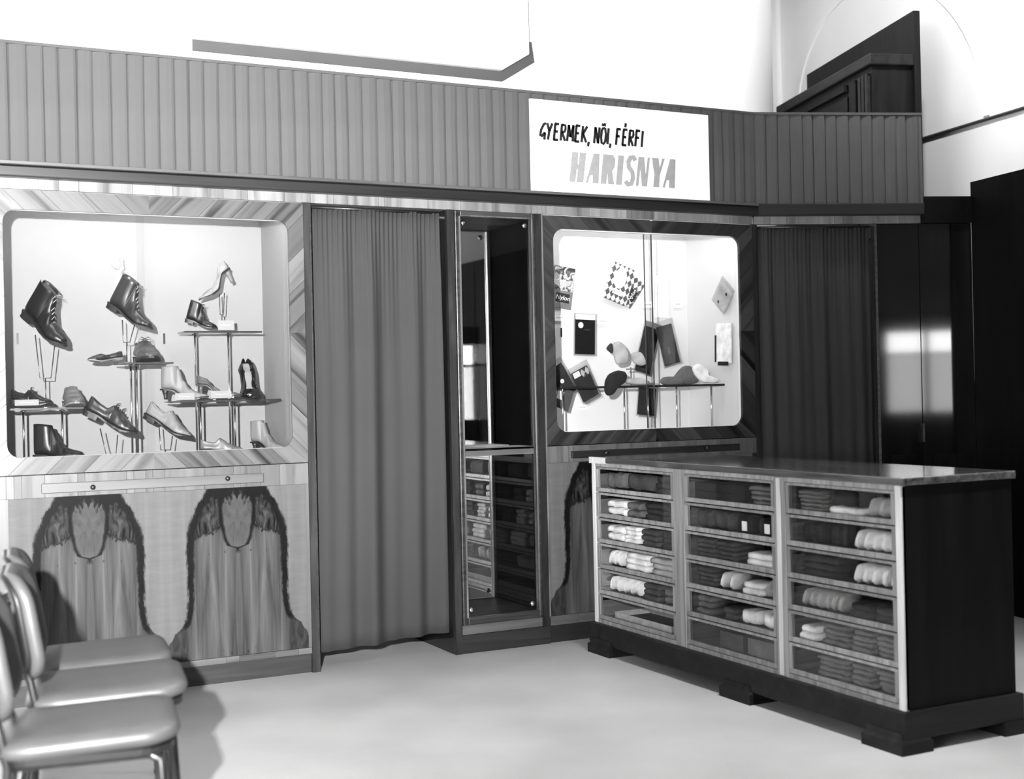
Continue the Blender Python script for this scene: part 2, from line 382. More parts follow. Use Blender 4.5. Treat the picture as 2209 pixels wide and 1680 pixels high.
cv = []
for k in range(19):
    a = R(90*k/18*.62); cv.append((4.0+2.05*math.sin(a), .62+2.05*(1-math.cos(a))))
cv.append((cv[-1][0]+1.2*math.cos(R(55.8)), cv[-1][1]+1.2*math.sin(R(55.8))))
cw = MB().loft([[(x, y, 0), (x, y, ZC), (x-.05, y+.1, ZC), (x-.05, y+.1, 0)] for x, y in cv]).build('wall_back_curve', 'plaster', smooth=True)
struct(cw); md = cw.modifiers.new('split', 'EDGE_SPLIT'); md.split_angle = R(40)
struct(B((5.9, YB, 0), (XR, YB+.12, ZC)).build('wall_back_far', 'plaster'))
pw0 = PW - tdir*.75; pw1 = PW + tdir*((YB-PW.y)/tdir.y)
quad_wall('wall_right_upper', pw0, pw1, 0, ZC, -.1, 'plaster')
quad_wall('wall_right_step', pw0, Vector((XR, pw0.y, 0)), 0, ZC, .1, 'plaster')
# wall behind the camera with the glazed street door
wf = sempty('wall_front', (0, YF, 0))
DX0, DX1, DZ0, DZ1 = 5.42, 6.30, .92, 1.86
for a, b in (((XL, -.12, 0), (DX0-.08, 0, ZC)), ((DX1+.08, -.12, 0), (XR, 0, ZC)), ((DX0-.08, -.12, 2.1), (DX1+.08, 0, ZC))):
    B(a, b).build('wall_section', 'plaster_low_bounce', wf)
dr = sempty('door_2', ((DX0+DX1)/2, YF, 0), label='dark street door with two glazed lights')
hw = (DX1-DX0)/2
B((-hw-.08, -.08, 0), (hw+.08, -.02, DZ0)).build('door_leaf', 'lacquer_matt', dr)
B((-hw-.08, -.08, DZ1), (hw+.08, -.02, 2.1)).build('top_rail', 'lacquer_matt', dr)
for a, b in ((-hw-.08, -hw), (-.03, .03), (hw, hw+.08)): B((a, -.08, DZ0), (b, -.02, DZ1)).build('stile', 'lacquer_matt', dr)
B((-hw, -.07, 1.585), (hw, -.03, 1.62)).build('glazing_bar', 'lacquer_matt', dr)
for a, b in ((-hw, -.03), (.03, hw)):
    B((a, -.055, 1.62), (b, -.05, DZ1)).build('glass_pane', 'pane', dr)
    B((a, -.055, DZ0), (b, -.05, 1.585)).build('glass_pane', 'shelf_glass', dr)
# glossy dark cupboards along the right-hand wall (seen in the mirror)
rc = thing('wall_cupboard', 'tall glossy dark wood wall cupboard reflected in the narrow mirror', 'cupboard', (XR-.2, -4.6, 0))
B((-.18, -3.6, 0), (.199, 3.6, 2.75)).build('body', 'lacquer', rc)
for k in range(6): B((-.20, -3.6+1.2*k+.01, .1), (-.18, -3.6+1.2*(k+1)-.01, 2.7)).build('door', 'lacquer', rc)

# dark panelling at the right edge and glossy double door in the angled partition
quad_wall('wall_right_panelling', PD, PC, 0, 2.36, -.06, 'lacquer_matt')
quad_wall('wall_right_panel_return', PD, Vector((XR, PD.y, 0)), 0, 2.36, .06, 'lacquer_matt')
AE = lambda name, label: sempty(name, tuple(PA), (0, 0, AROT), label)
sB = ang(1986, 350)[0]; sC = ang(2100, 700)[0]; s_c0 = ang(1626, 700)[0]; s_c1 = ang(1889, 700)[0]; s_d0 = ang(1893, 700)[0]; s_dm = ang(1988, 700)[0]
d1 = AE('door_1', 'glossy dark lacquered double door beside the dark curtain')
for a, b in ((s_d0+.004, s_dm-.002), (s_dm+.002, sC)):
    l = B((a, .0, .03), (b, .04, 2.135)).build('door_leaf', 'lacquer', d1, bevel=.004)
    B((a+.05, -.004, .15), (b-.04, 0, .86)).build('lower_panel', 'lacquer', d1, bevel=.003)
B((s_dm-.006, -.006, .03), (s_dm+.006, 0, 2.135)).build('meeting_strip', 'lacquer', d1)
B((s_d0-.012, -.012, .0), (s_d0+.002, .04, 2.135)).build('door_jamb', 'veneer_post_edge', d1, label='slim jamb with a pale edge')
B((sB-.01, -.02, 2.135), (sC, .06, 2.28)).build('door_header', 'lacquer_matt', d1)
B((s_dm-.02, -.03, .93), (s_dm-.008, 0, 1.03)).build('handle_plate', 'dark_metal', d1)

# cable trunking and plaster vault edge on the right-hand wall
def onw(px, py, off=0.): return on(px, py, WN, PW+WN*off)
pts = [onw(1960, 308, .012), onw(2222, 229, .012)]
struct(MB().tube(pts, .010, 6).build('trim_7', 'leather_mid'), 'thin grey conduit along the white wall')
def band_on_wall(pix, w, name):
    P = [onw(*q) for q in pix]; vs = []; n = len(P)
    for i, p in enumerate(P):
        t = (P[min(i+1, n-1)]-P[max(i-1, 0)]).normalized(); s = WN.cross(t).normalized()
        vs.append([p-s*w*.5, p-s*w*.5+WN*.012, p+s*w*.5+WN*.012, p+s*w*.5])
    o = MB().loft([[tuple(q) for q in r_] for r_ in vs]).build(name, 'plaster'); return struct(o)
cx, cy, rx, ry = 1925, 250, 205, 300
arc = [(cx+rx*math.cos(t)*(1 if math.cos(t) > 0 else 1), cy-ry*math.sin(t)) for t in [math.pi*k/28 for k in range(0, 29)]]
band_on_wall(arc, .05, 'trim_8')

# old dark cupboard standing high against the white wall, behind the fabric screen
def cupb():
    z = 3.166; p0 = CAM + ray(1875, 112)*0
    def at_z(px, py, zz): return onz(px, py, zz)
    a = at_z(1875, 114, 3.165); b = at_z(1676, 229, 3.165); d = (b-a); L = d.length; d.normalize(); nrm = Vector((-d.y, d.x, 0))   # left-facing normal
    if nrm.x > 0: nrm = -nrm
    t = thing('attic_cupboard', 'dark wooden cupboard top rising behind the fabric screen against white wall', 'cupboard', (a.x, a.y, 0), (0, 0, math.atan2(d.y, d.x)))
    sg = 1 if Vector((-d.y, d.x, 0)).dot(nrm) > 0 else -1
    wd = (at_z(1981, 118, 3.165)-a).length*.95
    def bb(x0, x1, y0, y1, z0, z1, n, m, **k): return B((x0, -sg*y0, z0), (x1, -sg*y1, z1)).build(n, m, t, **k)
    bb(.03, L, .03, wd, .0, 3.10, 'body', 'attic_wood')
    bb(-.0, L+.02, 0, wd, 3.10, 3.165, 'cornice', 'attic_wood_light', bevel=.008)
    for x in (.06, .105, .15): bb(x, x+.028, .008, .035, 2.1, 3.06, 'fluted_column', 'attic_wood_light', bevel=.004)
    bb(.22, .30, .012, .035, 2.1, 3.06, 'stile', 'attic_wood')
    bb(.34, L-.05, .015, .04, 2.9, 2.99, 'panel_rail', 'attic_wood', bevel=.004)
    bb(.34, L-.05, .0, .03, 3.02, 3.06, 'panel_moulding', 'attic_wood')
    return t, a, d, nrm, wd, L
ac, aa, dd_, nn_, wd_, L_ = cupb()
# the raised board behind the cornice
q0 = aa - nn_*wd_; zt = None
n_pl = nn_
def on_c(px, py): return on(px, py, n_pl, q0)
c0 = on_c(1977, 30); c1 = on_c(1746, 156)
dirb = (c1-c0); dirb.z = 0; Lb = dirb.length; ang_b = math.atan2(dirb.y, dirb.x); sgb = 1
pt_ = (c0.z+c1.z)/2
o = MB().box((0, -.02, 2.2), (Lb, .02, pt_)).build('back_board', 'attic_wood', None)
o.location = Vector((c0.x, c0.y, 0)) + Matrix.Rotation(ang_b, 3, 'Z') @ o.location; o.rotation_euler = (0, 0, ang_b)
bpy.context.view_layer.update()
mw = o.matrix_world.copy(); o.parent = ac; o.matrix_parent_inverse = ac.matrix_world.inverted(); 

# white board with clipped corner on the upper wall
Wy = .62
bp = [(ony(416, 95, Wy-.06)), (ony(1085, 137, Wy-.06)), (ony(1142, 100, Wy-.06)), ony(1136, 60, Wy-.06)]
zb = (bp[0].z+bp[1].z)/2
poly = [(bp[0].x, zb), (bp[1].x, zb), (bp[2].x, zb+.10), (bp[2].x, 3.75), (bp[0].x, 3.75)]
wb = thing('wall_board', 'white board with a clipped corner on the wall above the pleated screen', 'board', ((poly[0][0]+poly[1][0])/2, Wy, zb))
MB().prism_y(poly, Wy-.06, Wy-.02).build('panel', 'plaster', wb, world=True, bevel=.004)
MB().prism_y([(poly[0][0]+.01, zb-.05), (poly[1][0]+.02, zb-.05), (poly[2][0]+.05, zb+.07), (poly[2][0]+.035, zb+.18), (poly[2][0]-.1, zb+.18), (poly[1][0]-.1, zb+.05), (poly[0][0]+.01, zb+.02)], Wy-.02, Wy).build('shadow_band', 'board_shadow', wb, world=True)  # grey strip standing for the board's shadow on the wall

# ------------------------------------------------------------------ display cases
def clip(poly, a, b, c):    # keep a*x+b*z<=c
    out = []
    for i in range(len(poly)):
        p, q = poly[i], poly[(i+1) % len(poly)]; dp = a*p[0]+b*p[1]-c; dq = a*q[0]+b*q[1]-c
        if dp <= 0: out.append(p)
        if (dp < 0 < dq) or (dq < 0 < dp):
            t = dp/(dp-dq); out.append((p[0]+(q[0]-p[0])*t, p[1]+(q[1]-p[1])*t))
    return out
def area(p): return abs(sum(p[i][0]*p[(i+1) % len(p)][1]-p[(i+1) % len(p)][0]*p[i][1] for i in range(len(p))))/2
def arc_pts(cx, cz, r_, a0, a1, n=5): return [(cx+r_*math.cos(R(a0+(a1-a0)*k/n)), cz+r_*math.sin(R(a0+(a1-a0)*k/n))) for k in range(n+1)]
def case_frame(parent, OX0, OX1, OZ0, OZ1, x0, x1, z0, z1, rad, mat, step=.105):
    mx, mz = (OX0+OX1)/2, (OZ0+OZ1)/2
    tr = lambda a, b: arc_pts(x1-rad, z1-rad, rad, a, b); tl = lambda a, b: arc_pts(x0+rad, z1-rad, rad, a, b)
    bl = lambda a, b: arc_pts(x0+rad, z0+rad, rad, a, b); br = lambda a, b: arc_pts(x1-rad, z0+rad, rad, a, b)
    sides = [[(OX0, OZ1), (OX1, OZ1)]+tr(45, 90)+tl(90, 135), [(OX1, OZ1), (OX1, OZ0)]+br(-45, 0)+tr(0, 45),
             [(OX1, OZ0), (OX0, OZ0)]+bl(225, 270)+br(270, 315), [(OX0, OZ0), (OX0, OZ1)]+tl(135, 180)+bl(180, 225)]
    for sd in sides:
        for qx in (-1, 1):
            for qz in (-1, 1):
                p = clip(sd, -qx, 0, -qx*mx); p = clip(p, 0, -qz, -qz*mz) if p else p
                if len(p) < 3 or area(p) < 1e-4: continue
                a, b = (1, 1) if qx*qz < 0 else (1, -1)       # '\' where signs differ, '/' where equal
                a /= math.sqrt(2); b /= math.sqrt(2)
                c0 = a*mx+b*mz; vals = [a*q[0]+b*q[1] for q in p]
                k0 = math.floor((min(vals)-c0)/step); k1 = math.ceil((max(vals)-c0)/step)
                for k in range(k0, k1):
                    w = clip(p, a, b, c0+(k+1)*step-.0006)
                    w = clip(w, -a, -b, -(c0+k*step+.0006)) if len(w) >= 3 else w
                    if len(w) < 3 or area(w) < 4e-5: continue
                    rot = Matrix.Rotation(R(45) if qx*qz < 0 else R(-45), 3, 'Y')
                    MB().prism_y(w, -.004-.0012*random.random(), .012).build('veneer_leaf', mat, parent, world=True, rot=rot)
def case_shell(parent, X0, X1, Z0, Z1, depth, cm='case_inside'):
    B((X0, .03, Z0-.02), (X1, depth, Z0)).build('case_floor', cm, parent, world=True)
    B((X0, .03, Z1), (X1, depth, Z1+.02)).build('case_top', cm, parent, world=True)
    B((X0-.015, .03, Z0), (X0, depth, Z1)).build('case_side', cm, parent, world=True)
    B((X1, .03, Z0), (X1+.015, depth, Z1)).build('case_side', cm, parent, world=True)
    B((X0-.015, depth, Z0-.02), (X1+.015, depth+.015, Z1+.02)).build('case_back', cm, parent, world=True)
def case_light_stop(parent, OX0, OX1, OZ0, OZ1, x0, x1, z0, z1, m):  # boards added behind the frame to stop tube light leaking out
    B((OX0, .0125, z1-.004), (OX1, .030, 2.172)).build('front_rail', m, parent, world=True)
    B((OX0, .0125, OZ0), (OX1, .030, z0+.002)).build('front_rail', m, parent, world=True)
    B((OX0, .0125, z0+.002), (x0-.002, .030, z1-.004)).build('front_stile', m, parent, world=True)
    B((x1+.002, .0125, z0+.002), (OX1, .030, z1-.004)).build('front_stile', m, parent, world=True)
def strip_lamp(X0, X1, z, label, mat='tube'):
    t = thing('strip_lamp', label, 'lamp', ((X0+X1)/2, .075, z))
    h = (X1-X0)/2
    MB().tube([(-h+.03, 0, 0), (h-.03, 0, 0)], .010, 10).build('tube', mat, t, smooth=True)
    B((-h, -.012, .012), (h, .014, .025)).build('batten', 'case_inside', t)
    for s in (-1, 1): B((s*h, -.012, -.012), (s*(h-.03), .012, .012)).build('lamp_holder', 'case_inside', t)

DEP = .55
lc = thing('display_cabinet', 'light veneered display cabinet full of shoes beside the grey curtain', 'cabinet', (1.12, .25, 0))
LX0, LX1 = .43, 1.803
case_frame(lc, LX0, LX1, .955, 2.13, .527, 1.733, 1.025, 2.05, .055, 'veneer_frame')
case_shell(lc, .50, 1.765, 1.0, 2.15, DEP, 'case_inside_flashlit')
case_light_stop(lc, LX0, LX1, .955, 2.13, .527, 1.733, 1.025, 2.05, 'case_inside_flashlit')
B((.475, .034, .975), (1.10, .038, 2.11)).build('glass_pane', 'pane', lc, world=True)
B((1.07, .042, .975), (1.79, .046, 2.11)).build('glass_pane', 'pane', lc, world=True)
strip_lamp(.56, 1.72, 2.115, 'fluorescent strip lamp under the top of the shoe cabinet', 'tube_dim')
def lower(parent, X0, X1, z_band0, z_band1, z0, centers, hwid, burlm, light, ledge, knobs, lrail, post='plinth'):
    x = X0
    rnd = random.Random(3)
    while x < X1-.001:     # crossbanded veneer under the window
        w = min(rnd.choice((.05, .09, .13, .17, .03)), X1-x)
        B((x+.0006, -.003, z_band0), (x+w-.0006, .02, z_band1-.002)).build('band_leaf', light, parent, world=True, rot=Matrix.Rotation(R(90), 3, 'Y')); x += w
    lr = B((ledge[0], -.022, ledge[2]), (ledge[1], 0, ledge[3])).build('ledge_rail', lrail, parent, world=True, bevel=.002)
    for k in knobs:
        MB().lathe([(.004, 0), (.008, -.003), (.011, -.010), (.009, -.017), (.003, -.020)], (k[0], -.022, k[1]), 14, 'y').build('knob', 'rail_dark', parent, world=True, smooth=True)
    for c in centers:
        a = max(X0, c-hwid); b = min(X1, c+hwid)
        o = MB().box((-(c-a), 0, -.3675), (b-c, .02, .3675)).mesh('figured_panel')
        ob = bpy.data.objects.new('figured_panel', o); COL.objects.link(ob); o.materials.append(MATS[burlm])
        ob.location = Vector((c, -.001, z0+(z_band0-z0)/2)) - parent.location; ob.scale = (1, 1, (z_band0-z0-.002)/.735); ob.parent = parent
    x = X0
    while x < X1-.001:
        w = min(rnd.choice((.06, .11, .16)), X1-x)
        B((x+.0006, -.002, .088), (x+w-.0006, .02, z0-.001)).build('base_leaf', light, parent, world=True); x += w
    B((X0, .012, 0), (X1, .10, .088)).build('plinth', post, parent, world=True)
    B((X0, .02, .088), (X1, DEP, .10)).build('bottom', 'lacquer_matt', parent, world=True)
    B((X1-.012, .02, .088), (X1, DEP, 2.13)).build('side_panel', 'veneer_post', parent, world=True)
lower(lc, LX0, LX1, .858, .953, .115, (.842, 1.473), .3155, 'burl_panel', 'veneer_light', (.655, 1.59, .876, .916), ((.857, .893), (1.426, .901)), 'rail_light')
for xx in (.48,): B((LX0, -.001, .115), (.842-.3158, .02, .857)).build('end_panel', 'veneer_light', lc, world=True, rot=Matrix.Rotation(R(90), 3, 'Y'))
B((.842+.631+.3158, -.001, .115), (LX1, .02, .857)).build('edge_strip', 'veneer_light', lc, world=True, rot=Matrix.Rotation(R(90), 3, 'Y'))

pst = struct(B((1.804, -.006, 0), (1.836, .10, 2.135)).build('trim_1', 'veneer_post'), 'dark crossbanded post between shoe cabinet and grey curtain')
struct(B((1.834, -.008, .0), (1.839, .0, 2.135)).build('trim_2', 'veneer_post_edge'))
struct(B((LX0-.035, -.006, 0), (LX0-.001, DEP, 2.135)).build('trim_3', 'veneer_post'))

rcab = thing('display_cabinet', 'dark framed display cabinet with stockings and packets behind the counter', 'cabinet', (3.68, .25, 0))
RX0, RX1 = 3.036, 4.325
case_frame(rcab, RX0, RX1, .982, 2.13, 3.095, 4.238, 1.047, 2.065, .06, 'veneer_frame_dark', .10)
case_shell(rcab, 3.06, 4.275, 1.02, 2.15, DEP)
case_light_stop(rcab, RX0, RX1, .982, 2.13, 3.095, 4.238, 1.047, 2.065, 'case_inside')
B((3.05, .034, .995), (3.70, .038, 2.11)).build('glass_pane', 'pane', rcab, world=True)
B((3.66, .042, .995), (4.30, .046, 2.11)).build('glass_pane', 'pane', rcab, world=True)
B((3.698, .033, 1.04), (3.7035, .039, 2.07)).build('pane_edge', 'leather_mid', rcab, world=True)
B((3.6585, .041, 1.04), (3.662, .047, 2.07)).build('pane_edge', 'leather_mid', rcab, world=True)
strip_lamp(3.12, 4.22, 2.118, 'fluorescent strip lamp under the top of the stocking cabinet')
lower(rcab, RX0, RX1, .895, .98, .135, (3.352, 3.982), .3155, 'burl_panel', 'veneer_light', (3.17, 4.2, .915, .95), ((3.36, .935), (3.98, .935)), 'rail_dark')
struct(B((4.326, -.004, 0), (4.36, .10, 2.135)).build('trim_4', 'veneer_post'))

# narrow mirror unit
mu = thing('mirror_niche', 'tall narrow glazed niche with mirror back between curtain and display case', 'mirror', (2.775, .25, 0))
MX0, MX1, MZ0, MZ1 = 2.582, 2.968, .172, 2.104; NY = .255
def mb_(a, b, n, m, **k): return B(a, b).build(n, m, mu, world=True, **k)
mb_((2.516, .02, 0), (2.566, DEP, 2.135), 'side_panel', 'lacquer')
mb_((2.984, .02, 0), (3.034, DEP, 2.135), 'side_panel', 'niche_black')
mb_((2.566, .02, 2.108), (2.984, NY+.02, 2.135), 'niche_top', 'lacquer_matt')
mb_((2.566, .02, 0), (2.984, NY+.02, .168), 'niche_bottom', 'lacquer_matt')
mb_((2.516, -.006, 0), (2.552, .02, 2.135), 'post', 'veneer_post')
mb_((2.990, -.006, .09), (3.028, .02, 2.135), 'post', 'veneer_post')
mb_((3.028, -.010, .135), (3.034, .02, 2.135), 'pale_bead', 'frame_moulding')
mb_((2.552, .0, .09), (2.99, .02, .135), 'base_strip', 'veneer_light')
mb_((2.552, -.002, 0), (3.034, .02, .088), 'plinth', 'plinth')
for a, b, n in (((2.555, -.014, .137), (MX0, .02, 2.132), 'frame_side'), ((MX1, -.014, .137), (2.988, .02, 2.132), 'frame_side'),
                ((MX0, -.014, MZ1), (MX1, .02, 2.132), 'frame_top'), ((MX0, -.014, .137), (MX1, .02, MZ0), 'frame_bottom')):
    mb_(a, b, n, 'veneer_post_edge', bevel=.004)
for a, b in (((MX0-.008, -.017, MZ0), (MX0, -.004, MZ1)), ((MX1, -.017, MZ0), (MX1+.006, -.004, MZ1)), ((MX0, -.017, MZ1), (MX1, -.004, MZ1+.006))):
    mb_(a, b, 'bead', 'frame_moulding')
mb_((2.566, NY, .168), (2.984, NY+.006, 2.108), 'mirror_glass', 'mirror')
mb_((MX0-.01, .006, MZ0-.01), (MX1+.01, .010, MZ1+.01), 'front_glass', 'pane')
mb_((2.567, .012, .972), (2.983, .20, .982), 'shelf', 'counter_pale')
mb_((2.567, .012, .946), (2.983, .020, .982), 'shelf_edge', 'rail_light')
for x in (MX0+.022, MX1-.03):
    for z in (MZ0+.035, MZ1-.03):
        MB().lathe([(.004, 0), (.013, -.002), (.014, -.006), (.009, -.011), (.002, -.013)], (x, .006, z), 16, 'y').build('rosette', 'chrome', mu, world=True, smooth=True)

# ------------------------------------------------------------------ rail, veneer strip, pleated screen, sign
XP0 = -.5
t5 = sempty('trim_5', (0, 0, 0), label='dark rail under the pleated screen')
B((XP0, -.055, 2.176), (4.34, .12, 2.222)).build('rail', 'rail_dark', t5, bevel=.006)
B((XP0, -.062, 2.222), (4.34, .10, 2.240)).build('rail_cap', 'rail_dark', t5, bevel=.004)
B((XP0, -.066, 2.226), (4.33, -.060, 2.238)).build('rail_glint', 'rail_light', t5)  # pale strip standing for the flash glint along the rail edge
t5b = sempty('trim_9', tuple(PA), (0, 0, AROT), 'dark rail over the dark curtain')
B((-.02, -.055, 2.176), (sB-.005, .06, 2.240)).build('rail', 'rail_dark', t5b, bevel=.006)
t6 = sempty('trim_6', (0, 0, 0), label='pale veneer strip below the rail')
rnd = random.Random(11); x = XP0
while x < 4.33:
    w = min(rnd.choice((.03, .08, .12, .17, .22)), 4.33-x)
    B((x+.0007, -.004, 2.134), (x+w-.0007, .03, 2.176)).build('veneer_leaf', 'veneer_strip', t6, rot=Matrix.Rotation(R(90), 3, 'Y')); x += w
t6b = sempty('trim_10', tuple(PA), (0, 0, AROT), 'pale veneer strip over the dark curtain')
x = 0.0
while x < sB-.001:
    w = min(rnd.choice((.05, .09, .12, .15)), sB-x)
    B((x+.0007, -.004, 2.134), (x+w-.0007, .03, 2.176)).build('veneer_leaf', 'veneer_strip', t6b, rot=Matrix.Rotation(R(90), 3, 'Y')); x += w

def pleats(parent, x0, x1, step, z0, z1, rnd):
    x = x0
    while x < x1-.004:
        w = min(step*rnd.uniform(.86, 1.14), x1-x); j = [rnd.uniform(-.002, .002) for _ in range(4)]
        n = 5; L = []
        for k, (u, d) in enumerate(((0, .014), (.12, .004), (.5, -.0045), (.85, -.006), (1.0, -.003), (1.03, .012))):
            L.append((x+w*u, d+j[k % 4]*.5))
        back = [(p[0], p[1]+.003) for p in L[::-1]]
        lean = rnd.uniform(-.004, .004); poly = L+back; nn = len(poly)
        vs = [(p[0], p[1], z0) for p in poly]+[(p[0]+lean*.3, p[1]+lean, (z0+z1)/2) for p in poly]+[(p[0]+lean, p[1]*.8, z1) for p in poly]
        fs = [(r_*nn+i, r_*nn+(i+1) % nn, (r_+1)*nn+(i+1) % nn, (r_+1)*nn+i) for r_ in range(2) for i in range(nn)]+[tuple(range(nn-1, -1, -1)), tuple(2*nn+i for i in range(nn))]
        MB().add(vs, fs).build('pleat', 'pelmet', parent); x += w
pel = thing('pleated_screen', 'long pleated grey fabric screen above the display cabinets', 'screen', (0, -.02, 2.24))
pleats(pel, XP0, 4.345, .068, 0, .497, random.Random(5))
B((XP0, .02, 0), (4.35, .035, .49)).build('backing_board', 'lacquer_matt', pel)
B((XP0, -.008, .486), (4.335, .032, .499)).build('top_hem', 'pelmet', pel)
pel2 = thing('pleated_screen', 'short pleated dark fabric screen above the dark curtain and door', 'screen', tuple(PA+AN*.02+Vector((0, 0, 2.24))), (0, 0, AROT))
pleats(pel2, -.006, sB, .066, 0, .497, random.Random(6))
B((-.012, .02, 0), (sB, .035, .49)).build('backing_board', 'lacquer_matt', pel2)
B((.0, -.008, .486), (sB, .032, .499)).build('top_hem', 'pelmet', pel2)

sg = thing('shop_sign', 'white sign reading GYERMEK, NŐI, FÉRFI HARISNYA on the pleated screen', 'sign', (3.487, -.045, 2.235))
SX0, SX1 = 2.957, 4.02
B((SX0-3.487, -.006, 0), (SX1-3.487, .006, .458)).build('board', 'sign_board', sg)
LET = {   # brush strokes in a unit box
 'G': [[(.62,.98),(.40,.92),(.12,.55),(.06,.22),(.20,.16),(.50,.40),(.52,.38)],[(.55,.42),(.50,-.02)]],
 'Y': [[(.04,1),(.26,.52)],[(.55,1),(.26,.48),(.16,0)]],
 'E': [[(.16,1),(.06,0)],[(.10,1),(.56,.99)],[(.10,.53),(.46,.53)],[(.0,.02),(.50,.02)]],
 'R': [[(.14,1),(.06,0)],[(.14,.97),(.50,.95),(.54,.72),(.44,.56),(.12,.52)],[(.20,.5),(.52,.0)]],
 'M': [[(.16,1),(.02,0)],[(.16,1),(.36,.25)],[(.36,.25),(.66,1)],[(.66,1),(.62,0)]],
 'K': [[(.14,1),(.04,0)],[(.60,1),(.14,.48)],[(.20,.5),(.54,0)]],
 'N': [[(.14,1),(.04,0)],[(.14,1),(.46,.02)],[(.58,1),(.46,0)]],
 'O': [[(.30,1),(.12,.85),(.06,.4),(.14,.05),(.34,.0),(.52,.15),(.58,.6),(.48,.95),(.30,1)]],
 'I': [[(.14,1),(.06,0)]],
 'F': [[(.16,1),(.06,0)],[(.08,1),(.56,.99)],[(.04,.55),(.44,.55)]],
 ',': [[(.10,.06),(.02,-.22)]], ' ': []}
def brush(parent, text, x0, z0, h, adv, w, mat, slant=.10):
    m = MB(); x = x0
    wid = {'M': .82, 'I': .30, ',': .30, ' ': .34}
    for ch in text:
        base = {'Ő': 'O', 'É': 'E'}.get(ch, ch)
        st = [list(s) for s in LET[base]]
        if ch == 'Ő': st += [[(.24,1.26),(.20,1.10)],[(.46,1.28),(.40,1.10)]]
        if ch == 'É': st += [[(.36,1.40),(.32,1.14)]]
        for s in st: m.ribbon([(x+(p[0]+slant*p[1])*adv, z0+p[1]*h) for p in s], w, -.0085, -.006)
        x += adv*wid.get(ch, .72)
    return m.build('lettering', mat, parent), x
def blockword(parent, x0, z0, h, mat):
    glyph = {   # filled polygons
     'H': [[(0,0),(.36,0),(.42,.44),(.50,.44),(.46,0),(.86,0),(.96,1),(.58,1),(.54,.60),(.46,.60),(.48,1),(.10,1)]],
     'A': [[(0,0),(.13,0),(.24,.26),(.42,.26),(.42,0),(.80,0),(.78,1),(.42,1)]],
     'R': [[(0,0),(.36,0),(.40,.40),(.50,.0),(.86,0),(.70,.44),(.86,.60),(.88,.86),(.70,1),(.10,1)]],
     'I': [[(0,0),(.36,0),(.44,1),(.08,1)]],
     'N': [[(0,0),(.16,0),(.24,.62),(.40,0),(.72,0),(.84,1),(.70,1),(.62,.38),(.46,1),(.10,1)]],
     'Y': [[(.22,0),(.60,0),(.62,.42),(.90,1),(.74,1),(.60,.66),(.48,1),(.06,1),(.26,.42)]]}
    m = MB(); x = x0; sl = .12
    for ch, adv in zip('HARISNYA', (1.02, .92, .98, .56, .72, .92, .84, .9)):
        sc = h*.62
        if ch == 'S':
            S_ = [(.62,.86),(.50,.97),(.30,.95),(.18,.80),(.22,.62),(.46,.46),(.52,.26),(.42,.06),(.20,.03),(.04,.14)]
            m.ribbon([(x+(p[0]+sl*p[1])*sc, z0+p[1]*h) for p in S_], h*.17, -.0085, -.006)
        else:
            for pl in glyph[ch]:
                bm_poly = [(x+(p[0]+sl*p[1])*sc, z0+p[1]*h) for p in pl]; m.prism_y(bm_poly, -.0085, -.006)
        x += adv*sc
    return m.build('lettering', mat, parent), x
lo_, xe = brush(sg, 'GYERMEK, NŐI, FÉRFI', 3.005-3.487, .262, .082, .0535, .0128, 'ink')
lo2, xe2 = blockword(sg, 3.168-3.487, .060, .150, 'ink_grey')
print('SIGN ends', xe+3.487, xe2+3.487)

# ------------------------------------------------------------------ curtains
def curtain(name, mat, label, W_, z0, z1, folds, loc, rotz, amp, seed, bottom=lambda u: 0.):
    t = thing(name, label, 'curtain', loc, (0, 0, rotz)); rnd = random.Random(seed)
    nx, nz = 150, 26; fr = [(f, rnd.uniform(.5, 1.2), rnd.uniform(0, 6.3)) for f in folds]
    vs = []; fs = []
    for j in range(nz+1):
        v = j/nz
        for i in range(nx+1):
            u = i/nx; y = 0
            for k, (f, a, ph) in enumerate(fr):
                uu = u + .02*math.sin(3*v+ph) + (.014*(1-v) if k % 2 else -.010*(1-v))
                y += a*math.sin(2*math.pi*f*uu+ph)
            g = .55+.45*(1-v)**.6 if v > .85 else .8+.2*(1-v)
            y *= amp*g
            y += .006*v**8*math.sin(2*math.pi*u*28)
            zb_ = z0+bottom(u); vs.append((u*W_, y, zb_+(z1-zb_)*v))
    for j in range(nz):
        for i in range(nx): a = j*(nx+1)+i; fs.append((a, a+1, a+nx+2, a+nx+1))
    o = MB().add(vs, fs).build('cloth', mat, t, smooth=True)
    s = o.modifiers.new('thick', 'SOLIDIFY'); s.thickness = .003
    MB().tube([(-.004, .0, z1+.002), (W_+.004, .0, z1+.002)], .007, 8).build('curtain_rod', 'dark_metal', t, smooth=True)
    return t
curtain('door_curtain', 'curtain', 'plain mid-grey cloth curtain hanging in the doorway beside the mirror', .655, .07, 2.122, (1.7, 3.4, 5.6), (1.845, .055, 0), 0, .020, 4, lambda u: .035*u)
curtain('door_curtain', 'curtain', 'dark cloth curtain in the angled partition beside the lacquered door', s_c1-s_c0-.01, .05, 2.122, (4.1, 6.3, 9.2), tuple(PA+AD*(s_c0+.005)-AN*.05), AROT, .012, 9)

